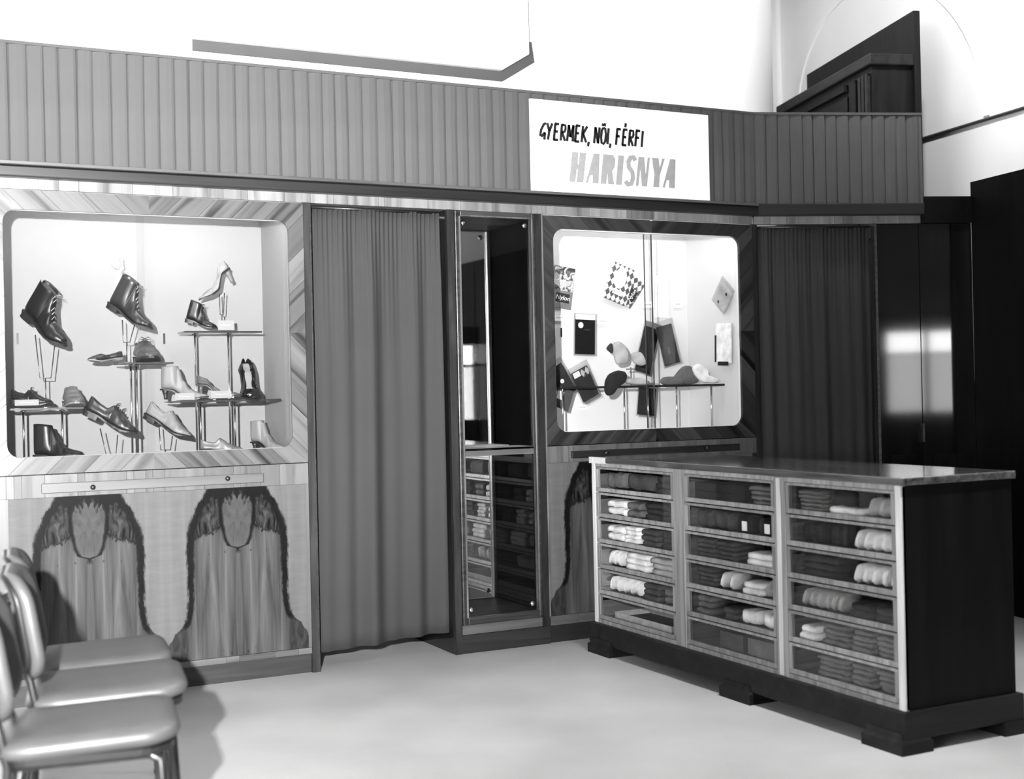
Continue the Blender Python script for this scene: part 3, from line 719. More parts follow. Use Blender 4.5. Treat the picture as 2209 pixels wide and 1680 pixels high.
# ------------------------------------------------------------------ the counter
CXF, CXB, CY0, CY1 = 3.14, 3.66, -.268, -2.335      # front x, back x, far end y, near end y
ct = thing('shop_counter', 'long glass-fronted drawer counter standing out from the stocking cabinet', 'counter', (3.40, -1.3, 0))
def cb(a, b, n, m, **k): return B(a, b).build(n, m, ct, world=True, **k)
cb((CXF-.012, CY0+.012, .905), (CXB+.012, CY1-.012, .932), 'counter_top', 'counter_top', bevel=.004)
cb((CXF, CY1, .14), (CXB, CY1+.022, .905), 'end_panel', 'lacquer_matt', bevel=.003)
cb((CXF, CY0-.022, .14), (CXB, CY0, .905), 'end_panel', 'lacquer_matt')
cb((CXB-.02, CY1+.022, .14), (CXB, CY0-.022, .905), 'back_panel', 'lacquer_matt')
cb((CXF+.01, CY1+.022, .125), (CXB-.02, CY0-.022, .145), 'bottom', 'lacquer_matt')
cb((CXF-.03, CY1-.02, .045), (CXB+.02, CY0+.02, .14), 'plinth', 'counter_base', bevel=.006)
for y in (CY0-.03, (CY0+CY1)/2-.06, CY1+.14):
    for x0, x1 in ((CXF-.05, CXF+.09), (CXB-.09, CXB+.03)):
        ff = MB(); zz = [(0, .0), (.045, .0), (.062, .012)]
        rings = [[(x0+d, y+.03-d, z), (x1-d, y+.03-d, z), (x1-d, y-.17+d, z), (x0+d, y-.17+d, z)] for z, d in ((0, .0), (.04, .0), (.05, .012), (.07, .016))]
        ff.loft(rings).build('foot', 'counter_base', ct, world=True)
YS = [(CY0, CY0-.030), (-.962, -1.043), (-1.655, -1.722), (CY1+.028, CY1)]
for i, (a, b) in enumerate(YS):
    cb((CXF-.006, a, .14), (CXF+.016, b, .905), 'stile', 'counter_pale' if i in (0, 3) else 'counter_stile', bevel=.002)
    if i in (1, 2): cb((CXF+.016, (a+b)/2+.008, .145), (CXB-.02, (a+b)/2-.008, .905), 'partition', 'counter_wood')
    if i == 2: cb((CXF-.009, a-.018, .145), (CXF-.006, a-.040, .9), 'pale_bead', 'counter_pale')
cb((CXF-.004, YS[0][1], .888), (CXF+.016, YS[3][0], .905), 'top_rail', 'counter_stile')
cb((CXF-.004, YS[0][1], .14), (CXF+.016, YS[3][0], .158), 'bottom_rail', 'counter_stile')
cb((CXF-.013, CY0+.012, .903), (CXF+.0, CY0-.14, .9325), 'pale_corner', 'counter_pale')
COLS = [(YS[0][1], YS[1][0]), (YS[1][1], YS[2][0]), (YS[2][1], YS[3][0])]
ZR0, ZR1 = .158, .888; RH = (ZR1-ZR0)/6
def drawer(col, row):
    ya, yb = COLS[col]; z = ZR1-RH*(row+1); ym = (ya+yb)/2
    d = B((CXF+.010, ya-.006, z+.004), (CXF+.40, yb+.006, z+.010)).build('drawer', 'counter_wood', ct, world=True)
    def sub(a, b, n, m): return B(a, b).build(n, m, d, world=True)
    sub((CXF-.004, ya-.003, z+.003), (CXF+.012, yb+.003, z+.021), 'front_rail', 'counter_stile')
    sub((CXF-.004, ya-.003, z+RH-.012), (CXF+.008, yb+.003, z+RH-.002), 'upper_rail', 'counter_stile')
    for y0, y1 in ((ya-.003, ya-.02), (yb+.02, yb+.003)): sub((CXF-.004, y0, z+.021), (CXF+.012, y1, z+RH-.012), 'front_stile', 'counter_stile')
    for y0, y1 in ((ya-.004, ya-.012), (yb+.012, yb+.004)): sub((CXF+.012, y0, z+.01), (CXF+.40, y1, z+.085), 'side', 'counter_wood')
    sub((CXF+.39, ya-.006, z+.01), (CXF+.40, yb+.006, z+.085), 'back', 'counter_wood')
    sub((CXF+.002, ya-.02, z+.021), (CXF+.005, yb+.02, z+RH-.012), 'glass_pane', 'pane')
    return z
CN = ['wall-side', 'middle', 'open-end']; RN = ['top', 'second', 'third', 'fourth', 'fifth', 'bottom']
SH = ['black', 'charcoal', 'dark grey', 'grey', 'light grey', 'white']
# per drawer: (fraction0, fraction1, shade, kind, count); fraction runs from the wall end towards the open end
CON = {(0,0): [(.03,.28,3,'bag',1),(.32,.66,2,'bag',1),(.70,.97,1,'flat',3)], (0,1): [(.03,.30,5,'roll',2),(.32,.52,3,'roll',2),(.55,.96,1,'flat',3)],
 (0,2): [(.03,.26,5,'roll',2),(.28,.47,5,'flat',4),(.52,.74,2,'flat',3),(.77,.96,1,'flat',3)], (0,3): [(.03,.24,5,'slant',3),(.27,.60,5,'flat',3),(.63,.96,4,'flat',3)],
 (0,4): [(.03,.50,5,'slant',5),(.53,.75,2,'flat',3),(.78,.96,3,'roll',2)], (0,5): [(.08,.92,1,'tray',1)],
 (1,0): [(.03,.30,1,'box',2),(.34,.64,0,'box',2),(.68,.96,3,'flat',4)], (1,1): [(.03,.22,2,'bag',1),(.24,.44,2,'bag',1),(.50,.70,0,'labelled',1),(.74,.96,0,'labelled',1)],
 (1,2): [(.03,.27,2,'flat',4),(.28,.50,2,'flat',4),(.62,.97,5,'flat',2)], (1,3): [(.03,.26,2,'flat',4),(.28,.50,5,'slant',2),(.56,.78,5,'flat',2),(.80,.97,4,'slant',2)],
 (1,4): [(.03,.22,3,'flat',3),(.34,.48,2,'flat',2),(.55,.74,5,'roll',1),(.80,.97,5,'roll',1)], (1,5): [(.30,.58,2,'box',1),(.62,.96,3,'box',1)],
 (2,0): [(.03,.30,3,'flat',5),(.33,.64,5,'flat',1),(.335,.635,0,'bagtop',1),(.68,.97,4,'slant',3)], (2,1): [(.05,.32,0,'bag',1),(.34,.52,0,'bag',1),(.56,.97,5,'slant',5)],
 (2,2): [(.03,.45,1,'flat',3),(.54,.97,5,'slant',5)], (2,3): [(.03,.25,4,'slant',3),(.27,.46,4,'slant',3),(.51,.72,1,'flat',2),(.76,.97,1,'flat',2)],
 (2,4): [(.03,.20,5,'flat',2),(.24,.52,3,'flat',4),(.54,.75,3,'flat',4),(.77,.97,3,'flat',4)], (2,5): [(.18,.50,3,'flat',4),(.53,.74,3,'flat',4),(.77,.97,3,'flat',4)]}
def soft(dims, mat, seed, lump=.004):
    """a folded piece of cloth: rounded slab with fold lip along the front edge"""
    rnd = random.Random(seed); a, b, c = dims; rings = []; n = 9
    for i in range(n):
        u = i/(n-1); w = b/2*(1-.10*(abs(2*u-1))**6)
        ring = []
        for k in range(12):
            t = 2*math.pi*k/12; cx_, sx_ = math.cos(t), math.sin(t)
            X = a/2*math.copysign(abs(cx_)**.35, cx_); Z = c/2*math.copysign(abs(sx_)**.55, sx_)
            Z += lump*math.sin(7*u+3*k+seed)*.35 + lump*.5*math.sin(u*11+seed*1.7)
            ring.append((X+lump*.6*math.sin(9*u+seed), -w+2*w*u, c/2+Z))
        rings.append(ring)
    return MB().loft(rings)
seed = 0; FOLD = {}
for (col, row), lst in CON.items():
    z = drawer(col, row); ya, yb = COLS[col]; ya -= .014; yb += .014
    where = '%s drawer, %s counter column' % (RN[row], CN[col])
    grp = 'goods in the %s' % where
    for (f0, f1, sh, kind, cnt) in lst:
        w = (ya-yb)*(f1-f0); yc = ya-(ya-yb)*(f0+f1)/2; x = CXF+.084; zb_ = z+.0145; mat = 'cloth_%d' % sh
        for k in range(cnt):
            seed += 1
            if kind == 'flat':
                h = .078/max(cnt, 3); o = soft((.11+.01*math.sin(seed), w*(.95-.05*abs(math.sin(seed*2.3))), h*1.02), mat, seed, .0028).build('folded_garment', mat, None, smooth=True)
                o.location = (x+.004*math.sin(seed*3), yc, zb_+h*(k+.5)); lab = '%s folded garment in the %s' % (SH[sh], where)
            elif kind == 'roll':
                h = .07/cnt if cnt > 1 else .062; o = soft((.10, w*.96, h*.9), mat, seed, .005).build('rolled_garment', mat, None, smooth=True)
                o.location = (x, yc, zb_+h*(k+.5)); lab = '%s rolled garment in the %s' % (SH[sh], where)
            elif kind == 'slant':
                ww = w/cnt; o = soft((.10, .018, .068), mat, seed, .003).build('folded_stocking', mat, None, smooth=True)
                o.rotation_euler = (R(22), 0, 0); o.location = (x, yc+w/2-ww*(k+.55), zb_+.037); lab = '%s folded stocking leaning in the %s' % (SH[sh], where)
            elif kind == 'bag':
                o = soft((.09, w*.95, .070), mat, seed, .007).build('garment_bag', mat, None, smooth=True); o.location = (x, yc, zb_+.041); lab = '%s soft packet in the %s' % (SH[sh], where)
            elif kind == 'bagtop':
                o = soft((.09, w*.98, .045), mat, seed, .004).build('folded_garment', mat, None, smooth=True); o.location = (x, yc, zb_+.052); lab = '%s folded garment lying on white cloth in the %s' % (SH[sh], where)
            elif kind == 'box':
                h = .072/cnt; o = B((0, -w*.48, 0), (.11, w*.48, h*.97)).build('carton', mat, None, bevel=.002); o.location = (x, yc, zb_+h*(k+.5)); lab = '%s flat carton in the %s' % (SH[sh], where)
            elif kind == 'labelled':
                o = thing('stocking_packet', '', 'packet', (x, yc, zb_)); soft((.09, w*.92, .068), mat, seed, .003).build('packet', mat, o, smooth=True)
                o.children[0].location.z = .036
                B((-.050, -.02, .012), (-.047, .012, .050)).build('paper_label', 'paper', o); lab = '%s packet with white label in the %s' % (SH[sh], where)
            elif kind == 'tray':
                o = thing('box_lid', '', 'box', (x+.05, yc, zb_)); B((-.10, -w*.45, 0), (.10, w*.45, .003)).build('base', mat, o)
                for a_, b_ in (((-.10, -w*.45, 0), (-.096, w*.45, .028)), ((.096, -w*.45, 0), (.10, w*.45, .028)), ((-.10, -w*.45, 0), (.10, -w*.45+.004, .028)), ((-.10, w*.45-.004, 0), (.10, w*.45, .028))): B(a_, b_).build('rim', 'cloth_4', o)
                lab = 'open shallow box lid in the %s' % where
            cat = {'flat': 'garment', 'roll': 'garment', 'slant': 'stocking', 'bag': 'packet', 'bagtop': 'garment', 'box': 'carton', 'labelled': 'packet', 'tray': 'box'}[kind]
            same = [q for q in lst if q[2] == sh and q[3] == kind]; pos = ''
            if cnt > 1:
                if kind == 'slant': pos = ', ' + ('wall-most', 'second', 'third', 'fourth', 'fifth')[k]
                else: pos = ', ' + ('lowest' if k == 0 else 'topmost' if k == cnt-1 else ('second', 'third', 'fourth')[k-1] + ' up')
            if len(same) > 1: pos += (' in' if pos else ', in') + ' ' + (['wall-side', 'other'] if len(same) == 2 else ['wall-side', 'central', 'outer'])[same.index((f0, f1, sh, kind, cnt))] + ' pile'
            lab = lab.replace(' in the ', pos + ' in the ', 1)
            tag(o, lab, cat, '%s in the %s' % (SH[sh]+' '+cat+'s', where))
for (col, row) in [(c, r_) for c in range(3) for r_ in range(6) if (c, r_) not in CON]: drawer(col, row)

# ------------------------------------------------------------------ shoes
def lerp_tab(tab, s):
    for i in range(len(tab)-1):
        if s <= tab[i+1][0]:
            a, b = tab[i], tab[i+1]; t = (s-a[0])/(b[0]-a[0]); t = t*t*(3-2*t); return a[1]+(b[1]-a[1])*t
    return tab[-1][1]
def shoe(name, label, loc, yaw, pitch, L, style, upper, sole='sole_dark', laces=None, lining='lining', group=None, roll=0., wk=1.):
    t = thing(name, label, 'shoe', loc, (R(roll), R(pitch), R(yaw)), group); k = L/.28
    heel = {'boot': .024, 'derby': .022, 'pump': .085, 'heelboot': .055, 'slipper': .012}[style]*k
    sol = .009*k
    bot = [(0, heel), (.22, heel*.95), (.55, .004*k), (.72, 0), (1.0, .016*k)]
    top = {'boot': [(0, .205), (.34, .195), (.40, .172), (.50, .112), (.62, .070), (.80, .056), (.93, .047), (1.0, .030)],
           'heelboot': [(0, .20), (.33, .205), (.38, .185), (.48, .115), (.62, .066), (.80, .046), (.93, .036), (1.0, .020)],
           'derby': [(0, .102), (.20, .082), (.34, .076), (.46, .108), (.56, .092), (.66, .070), (.82, .050), (.94, .042), (1.0, .026)],
           'pump': [(0, .150), (.18, .132), (.40, .072), (.58, .040), (.68, .046), (.80, .042), (.93, .032), (1.0, .020)],
           'slipper': [(0, .066), (.2, .054), (.4, .044), (.52, .048), (.64, .058), (.8, .048), (.94, .036), (1., .022)]}[style]
    s0 = {'boot': .37, 'heelboot': .35, 'derby': .455, 'pump': .64, 'slipper': .52}[style]
    wtab = [(0, .012), (.03, .024), (.10, .031), (.22, .033), (.42, .031), (.60, .043), (.72, .047), (.84, .041), (.93, .028), (.98, .014), (1.0, .006)]
    if style in ('pump', 'heelboot'): wtab = [(0, .010), (.03, .020), (.10, .027), (.22, .028), (.42, .026), (.60, .036), (.70, .038), (.82, .030), (.92, .018), (.98, .009), (1.0, .003)]
    NS = 36; NP = 9; rings = []; NO = 6
    S_ = sorted(set([i/NS for i in range(NS+1)]+[.012, .024, .985, .993, s0-.004, s0+.004]))
    for s in S_:
        x = (s-.5)*L; w = lerp_tab(wtab, s)*k*wk; b = lerp_tab(bot, s)+sol; h = max(lerp_tab(top, s)*k, b+.008*k)
        half = []
        if s < s0:
            if style in ('boot', 'heelboot'):
                q = (s/s0)*2-1; wt = .036*k*wk*math.sqrt(max(0, 1-abs(q)**2.4))+.002
                wt = min(wt, .037*k)
            else: wt = max(w*.80, .003) if s > .02 else w*.7
            th = min(.004, wt*.5)
            for i in range(NO):
                a = i/(NO-1); ww = w+(wt-w)*(a**.8)+.006*k*math.sin(math.pi*min(1, a*1.6))*(1 if s > .05 else .3); half.append((ww, b+(h-b)*a))
            zin = max(b+.006, h-.055*k) if style in ('boot', 'heelboot') else b+.006
            half += [(wt-th, h), (max(wt-2*th, .0005), zin), (.0, zin)]
        else:
            e = .75 if style in ('boot', 'heelboot') and s < .5 else .62
            for i in range(NP):
                a = i/(NP-1)*math.pi/2; half.append((w*max(math.cos(a), 0)**e*(1+.06*math.sin(2*a)), b+(h-b)*math.sin(a)**.95))
        ring = [(x, p[0], p[1]) for p in half] + [(x, -p[0], p[1]) for p in half[-2::-1]]
        rings.append(ring)
    MB().loft(rings).build('upper', upper, t, smooth=True, subsurf=1)
    # lining shows inside the opening
    li = []
    for i in range(13):
        s = .03+(s0-.05)*i/12; x = (s-.5)*L; w = lerp_tab(wtab, s)*k*wk; h = lerp_tab(top, s)*k; b = lerp_tab(bot, s)+sol
        if style in ('boot', 'heelboot'):
            q = (s/s0)*2-1; wt = .036*k*wk*math.sqrt(max(0, 1-abs(q)**2.4))*.9; zi = h-.016*k
        else: wt = w*.72; zi = max(b+.008, h-.030*k) if style != 'derby' else h-.014*k
        li.append([(x, -wt, zi), (x, wt, zi), (x, wt*.9, zi-.003), (x, -wt*.9, zi-.003)])
    MB().loft(li).build('lining', lining, t)
    so = []
    ex = .0045*k
    for i in range(25):
        s = i/24; w = lerp_tab(wtab, max(.004, min(.996, s)))*k*wk+ex; x = (s-.5)*(L+2*ex); b = lerp_tab(bot, s)
        so.append([(x, -w, b), (x, w, b), (x, w, b+sol), (x, -w, b+sol)])
    MB().loft(so).build('sole', sole, t, smooth=False)
    if style in ('pump', 'heelboot'):
        xh = (-.5+.09)*L
        MB().loft([[(xh+dx+r_*math.cos(a)*1.0, r_*math.sin(a), z) for a in [2*math.pi*j/10 for j in range(10)]] for z, r_, dx in ((0, .012*k, .004*k), (heel*.3, .011*k, .002*k), (heel*.7, .015*k, -.001), (heel+.002, .023*k, 0))]).build('heel', sole if style == 'heelboot' else upper, t, smooth=True)
    else:
        hp = []
        for s in (0, .03, .1, .22, .27):
            w = lerp_tab(wtab, max(s, .006))*k*wk+ex*.8; hp.append(((s-.5)*L, w))
        MB().prism_z([(a, -b) for a, b in hp]+[(a, b) for a, b in hp[::-1]], 0, heel+.001).build('heel', sole, t)
    if laces:
        n = 6 if style == 'boot' else 4; s1 = s0+.01; s2 = .60
        for i in range(n):
            s = s1+(s2-s1)*i/(n-1); x = (s-.5)*L; h = lerp_tab(top, s)*k; w = .016*k
            MB().tube([(x+.004*k, -w, h-.013*k), (x+.003, -w*.5, h-.001), (x, 0, h+.004*k), (x+.003, w*.5, h-.001), (x+.004*k, w, h-.013*k)], .0022*k, 6).build('lace', laces, t, smooth=True)
        x = (s1-.5)*L; h = lerp_tab(top, s1)*k
        for sg_ in (-1, 1): MB().tube([(x, 0, h+.004), (x+.012*k, sg_*.016*k, h+.014*k), (x+.022*k, sg_*.028*k, h+.002), (x+.006*k, sg_*.008*k, h+.003)], .0018*k, 6).build('lace_bow', laces, t, smooth=True)
    return t
DY = .27
def px_loc(px, py, y=DY): return tuple(ony(px, py, y))
shoe('lace_up_boot', 'large dark lace-up boot tilted toe down on the tallest wire stand', px_loc(92, 716), -46, 36, .26, 'boot', 'leather_dark', laces='lace_pale', lining='leather_mid')
shoe('lace_up_boot', 'shiny brown lace-up boot with dangling white tag on a wire stand', px_loc(277, 689), -38, 30, .235, 'boot', 'leather_brown', laces='lace_pale')
shoe('court_shoe', 'white court shoe with dark sole perched high on a narrow stand', px_loc(472, 628, .345), 186, 32, .20, 'pump', 'leather_white', 'sole_dark')
shoe('child_boot', 'small dark child boot on the upper glass shelf', px_loc(433, 704, .315), -22, 16, .15, 'boot', 'leather_dark', laces='lace', lining='leather_dark')
shoe('sandal', 'two-tone slip-on sandal with a bow hanging over the centre shelf', px_loc(228, 779, .22), 205, 4, .17, 'slipper', 'leather_brown', 'leather_white')
shoe('brown_shoe', 'brown lace-up shoe seen toe first on the centre shelf', px_loc(314, 781, .25), -90, 0, .26, 'derby', 'leather_mid', 'sole_dark', laces='lace', wk=1.15)
shoe('low_shoe', 'dark low shoe standing on the shelf nearest the cabinet end', px_loc(68, 873, .24), -24, 3, .175, 'derby', 'leather_dark', 'sole_dark', laces='lace')
shoe('pale_shoe', 'pale grey shoe seen toe first beside the dark low shoe', px_loc(157, 877, .24), -90, 0, .24, 'derby', 'leather_pale', 'sole_light', wk=1.05)
shoe('ankle_boot', 'white heeled ankle boot on the lower glass shelf', px_loc(398, 862, .23), -24, 2, .21, 'heelboot', 'leather_white', 'sole_dark')
shoe('buckle_pump', 'tan court shoe with an ornament on the lower glass shelf', px_loc(474, 860, .22), -26, 0, .205, 'pump', 'leather_mid', 'leather_brown')
shoe('black_pump', 'black patent court shoe pointing out of the case with white lining', px_loc(537, 846, .25), -92, 26, .23, 'pump', 'leather_black', 'sole_dark', wk=1.45)
shoe('derby_shoe', 'dark brown derby shoe with bow laces tilted on a forked stand', px_loc(236, 918, .17), -20, 25, .245, 'derby', 'leather_brown', 'sole_dark', laces='lace')
shoe('derby_shoe', 'white shoe with a black sole tilted on a forked stand', px_loc(358, 925, .25), -30, 27, .23, 'derby', 'leather_white', 'sole_dark')
shoe('ankle_shoe', 'dark ankle shoe standing on the floor of the shoe cabinet', (ony(128, 960, .20).x, .20, 1.001), -30, 0, .22, 'boot', 'leather_dark', 'sole_dark', lining='leather_dark')
shoe('slipper', 'pale slipper on the floor of the shoe cabinet', (ony(478, 960, .20).x, .20, 1.001), -12, 0, .19, 'derby', 'leather_pale', 'sole_dark')
shoe('tall_boot', 'plain white boot standing at the cabinet end wall', (ony(580, 960, .25).x, .25, 1.001), -55, 0, .20, 'heelboot', 'leather_white', 'sole_dark')

SHELF_G = 'glass display shelves in the shoe cabinet'
def shelf(px0, px1, py, y, depth, posts, zbot, label, fan=False):
    a = ony(px0, py, y); b = ony(px1, py, y); z = (a.z+b.z)/2; t = thing('display_shelf', label, 'shelf', ((a.x+b.x)/2, y, zbot))
    hw = (b.x-a.x)/2; zz = z-zbot
    B((-hw, -depth/2, zz-.006), (hw, depth/2, zz)).build('glass_plate', 'shelf_glass', t)
    B((-hw, -depth/2-.002, zz-.007), (hw, -depth/2, zz+.001)).build('plate_edge', 'dark_metal', t)
    for p in posts:
        x = ony(p, py, y).x-(a.x+b.x)/2
        MB().tube([(x, 0, 0), (x, 0, zz-.006)], .0045, 8).build('post', 'chrome', t, smooth=True)
        MB().lathe([(.012, 0), (.012, .004), (.005, .006)], (x, 0, zz-.014), 10).build('collar', 'dark_metal', t)
    return t
CF = 1.0006
shelf(390, 556, 716, .345, .14, (420, 492), CF, 'upper glass shelf on two chrome posts carrying the child boot')
shelf(252, 366, 783, .25, .16, (282, 294), CF, 'centre glass shelf on twin chrome posts carrying a brown shoe')
shelf(18, 175, 880, .25, .14, (50, 134), CF, 'glass shelf with the dark low shoe and the pale shoe')
shelf(362, 596, 863, .25, .15, (432, 506), CF, 'lower glass shelf carrying heeled shoes')

def wire_stand(fork, base, y, zb_, label):
    """fork: two pixel tips and bottom pixel; base: pixel row of the stem foot"""
    (x1, y1), (x2, y2), (xb1, yb_), (xb2, yb2) = fork
    p = [ony(x1, y1, y), ony(xb1, yb_, y), ony(xb2, yb2, y), ony(x2, y2, y)]; mid = (p[1]+p[2])/2
    t = thing('shoe_stand', label, 'stand', (mid.x, y, zb_))
    o = Vector(t.location)
    MB().tube([q-o for q in p], .0026, 6).build('fork', 'wire', t, smooth=True)
    MB().tube([(0, 0, .004), (0, 0, mid.z-zb_)], .0024, 6).build('stem', 'wire', t, smooth=True)
    MB().lathe([(.028, 0), (.028, .003), (.004, .006)], (0, 0, 0), 16).build('base', 'wire', t)
def zrow(px, py, y): return ony(px, py, y).z
wire_stand([(76, 722), (118, 745), (86, 815), (110, 815)], 0, DY, ony(18, 880, .25).z*.5+ony(175, 880, .25).z*.5+.0006, 'wire stand holding up the large dark lace-up boot')
wire_stand([(264, 690), (290, 702), (266, 738), (280, 738)], 0, DY, (ony(252, 783, .25).z+ony(366, 783, .25).z)/2+.0004, 'wire stand holding up the shiny brown boot')
wire_stand([(473, 634), (484, 632), (475, 678), (482, 678)], 0, .345, (ony(390, 716, .345).z+ony(556, 716, .345).z)/2+.0005, 'narrow wire stand holding up the white court shoe')
wire_stand([(216, 924), (254, 938), (229, 980), (250, 980)], 0, .17, CF, 'wire stand holding up the brown derby shoe')
wire_stand([(343, 918), (372, 940), (347, 970), (368, 970)], 0, .25, CF, 'wire stand holding up the white shoe')

def card(px0, py0, px1, py1, y, label, tilt=-14, cat='price card', mat='paper'):
    a = ony(px0, py0, y); b = ony(px1, py1, y); w = abs(b.x-a.x); h = abs(a.z-b.z)
    t = thing('price_card', label, cat, ((a.x+b.x)/2, y, min(a.z, b.z)), (R(tilt), 0, 0), 'price cards')
    B((-w/2, -.001, 0), (w/2, .001, h)).build('card', mat, t)
    B((-w*.3, -.0016, h*.45), (w*.28, -.001, h*.56)).build('price_mark', 'ink_grey', t)
    B((-w*.4, .001, 0), (w*.4, .012, .002)).build('foot_flap', mat, t)
    return t
card(32, 862, 84, 874, .18, 'blank white price strip in front of the dark low shoe', mat='paper_flashlit')
card(455, 843, 500, 858, .17, 'white price card in front of the tan court shoe', mat='paper_flashlit')
card(378, 848, 420, 862, .17, 'white price card in front of the white ankle boot', mat='paper_flashlit')
card(470, 690, 506, 712, .29, 'white price card beside the child boot on the upper shelf', mat='paper_flashlit')
# tag dangling above the brown boot
tg = thing('paper_tag', 'white paper tag with string above the shiny brown boot', 'tag', px_loc(256, 608, .30))
B((-.012, -.001, 0), (.014, .001, .055)).build('tag', 'paper_flashlit', tg)
MB().tube([(0, 0, .055), (.012, -.01, .075), (.006, 0, .10), (.016, 0, .115)], .0016, 6).build('string', 'lace_pale', tg)
MB().tube([(0, 0, .055), (-.02, -.01, .062), (-.032, 0, .074)], .0016, 6).build('string', 'lace_pale', tg)
# slots in the case backs
for px, lab in ((38, 'small dark hook slot in the shoe cabinet back near its end'), (354, 'small dark hook slot in the shoe cabinet back above the shelves')):
    p = ony(px, 728, DEP-.003); o = B((p.x-.004, DEP-.006, p.z-.03), (p.x+.004, DEP, p.z+.02)).build('back_slot', 'dark_metal', lc, world=True)
p = ony(1211, 717, DEP-.003); B((p.x-.004, DEP-.006, p.z-.025), (p.x+.004, DEP, p.z+.025)).build('back_slot', 'dark_metal', rcab, world=True)

# ------------------------------------------------------------------ packets and stockings
def text_mesh(parent, txt, size, loc, mat, shear=.2):
    cu = bpy.data.curves.new('lettering', 'FONT'); cu.body = txt; cu.size = size; cu.shear = shear; cu.align_x = 'CENTER'; cu.align_y = 'CENTER'; cu.resolution_u = 2
    o = bpy.data.objects.new('tmp', cu); COL.objects.link(o); dg = bpy.context.evaluated_depsgraph_get(); me = bpy.data.meshes.new_from_object(o.evaluated_get(dg)); bpy.data.objects.remove(o)
    ob = bpy.data.objects.new('lettering', me); COL.objects.link(ob); me.materials.clear(); me.materials.append(MATS[mat]); ob.parent = parent; ob.location = loc; ob.rotation_euler = (R(90), 0, 0); return ob
def packet(label, cpx, cpy, y, w, h, roll, mat, extra=None, yaw=0, cello=None, th=.008, cat='packet', group=None, tilt=0):
    t = thing('stocking_packet', label, cat, tuple(ony(cpx, cpy, y)), (R(tilt), R(roll), R(yaw)), group)
    B((-w/2, -th/2, -h/2), (w/2, th/2, h/2)).build('sleeve', mat, t, bevel=.0015)
    if cello: B((-w/2-.012, -th/2-.002, -h/2-.010), (w/2+.012, -th/2-.0008, h/2+.03)).build('cellophane', 'cellophane', t)
    if extra: extra(t, w, h, -th/2)
    return t
BY = DEP-.012
def ex_nylon1(t, w, h, f):
    B((-w*.30, f-.001, -h*.36), (w*.36, f, -h*.14)).build('brand_panel', 'ink', t); text_mesh(t, 'Nylon', .036, (w*.03, f-.0016, -h*.25), 'paper')
    B((-w/2+.002, f-.0006, h*-.08), (w/2-.002, f, h*.49)).build('printed_picture', 'photo_print', t)
packet('dark picture packet with the word Nylon on a black panel', 1214, 620, BY, .13, .23, 9, 'print_mid', ex_nylon1)
def ex_nylon2(t, w, h, f):
    B((-w*.20, f-.001, -h*.30), (w*.22, f, -h*.17)).build('brand_panel', 'paper', t); text_mesh(t, 'Nylon', .026, (0, f-.0016, -h*.235), 'ink')
    MB().puff([(w*.26*math.cos(a)-.005, h*.14+h*.28*math.sin(a)) for a in [2*math.pi*k/14 for k in range(14)]], f, .002).build('white_figure', 'paper', t)
packet('stocking packet printed with a harlequin diamond pattern', 1336, 612, BY-.02, .155, .215, 20, 'harlequin', ex_nylon2)
def ex_nylon3(t, w, h, f):
    B((w*.02, f-.001, -h*.30), (w*.42, f, h*.10)).build('brand_panel', 'ink', t); o = text_mesh(t, 'Nylon', .03, (w*.22, f-.0016, -h*.1), 'paper'); o.rotation_euler = (R(90), R(-90), 0)
packet('stocking packet half hidden behind the harlequin one with a black Nylon label', 1358, 625, BY, .13, .17, 38, 'harlequin', ex_nylon3)
def ex_circle(t, w, h, f):
    MB().lathe([(.0165, 0), (.0165, -.001)], (-w*.24, f, h*.32), 20, 'y').build('round_sticker', 'paper', t)
    B((-w/2, f-.001, h/2-.004), (w/2, -f, h/2+.026)).build('white_header', 'paper', t); text_mesh(t, 'nemet', .016, (w*.1, f-.001, h*.20), 'cloth_3', 0)
packet('black folded stockings in a packet with a round white sticker', 1262, 726, BY, .125, .195, 2, 'cloth_0', ex_circle, cello=True)
packet('dark packet with rounded corners leaning beside the pane edge', 1441, 744, .44, .105, .225, -14, 'cloth_1', lambda t, w, h, f: B((-w*.1, f-.001, -h*.22), (w*.02, f, -h*.05)).build('print_mark', 'cloth_3', t), cello=True)
packet('dark cellophane packet standing behind the folded socks', 1396, 755, .47, .10, .26, 16, 'cloth_2', cello=True)
packet('grey patterned packet hanging over the rail beside the white tag', 1262, 828, .30, .105, .17, -25, 'cloth_2', lambda t, w, h, f: (B((-w*.45, f-.001, h*.30), (-w*.05, f, h*.48)).build('white_label', 'paper', t), B((0, f-.001, h*.22), (w*.48, f, h*.49)).build('dotted_print', 'harlequin', t)), cello=True)
packet('grey packet cut off by the cabinet frame with a white dot', 1212, 822, .34, .10, .17, -32, 'cloth_2', lambda t, w, h, f: MB().lathe([(.012, 0), (.012, -.001)], (0, f, 0), 14, 'y').build('round_sticker', 'paper', t), cello=True)
packet('small grey packet below the rail beside the cabinet frame', 1216, 860, .32, .09, .11, 20, 'cloth_2', lambda t, w, h, f: B((-w*.5, f-.001, -h*.1), (-w*.1, f, h*.3)).build('white_label', 'paper', t))
packet('dark stockings hanging below the rail in cellophane', 1395, 866, .33, .11, .15, 6, 'cloth_2', cello=True)
packet('white stockings hanging flat on the case back', 1428, 640, BY, .09, .24, 2, 'cloth_5')
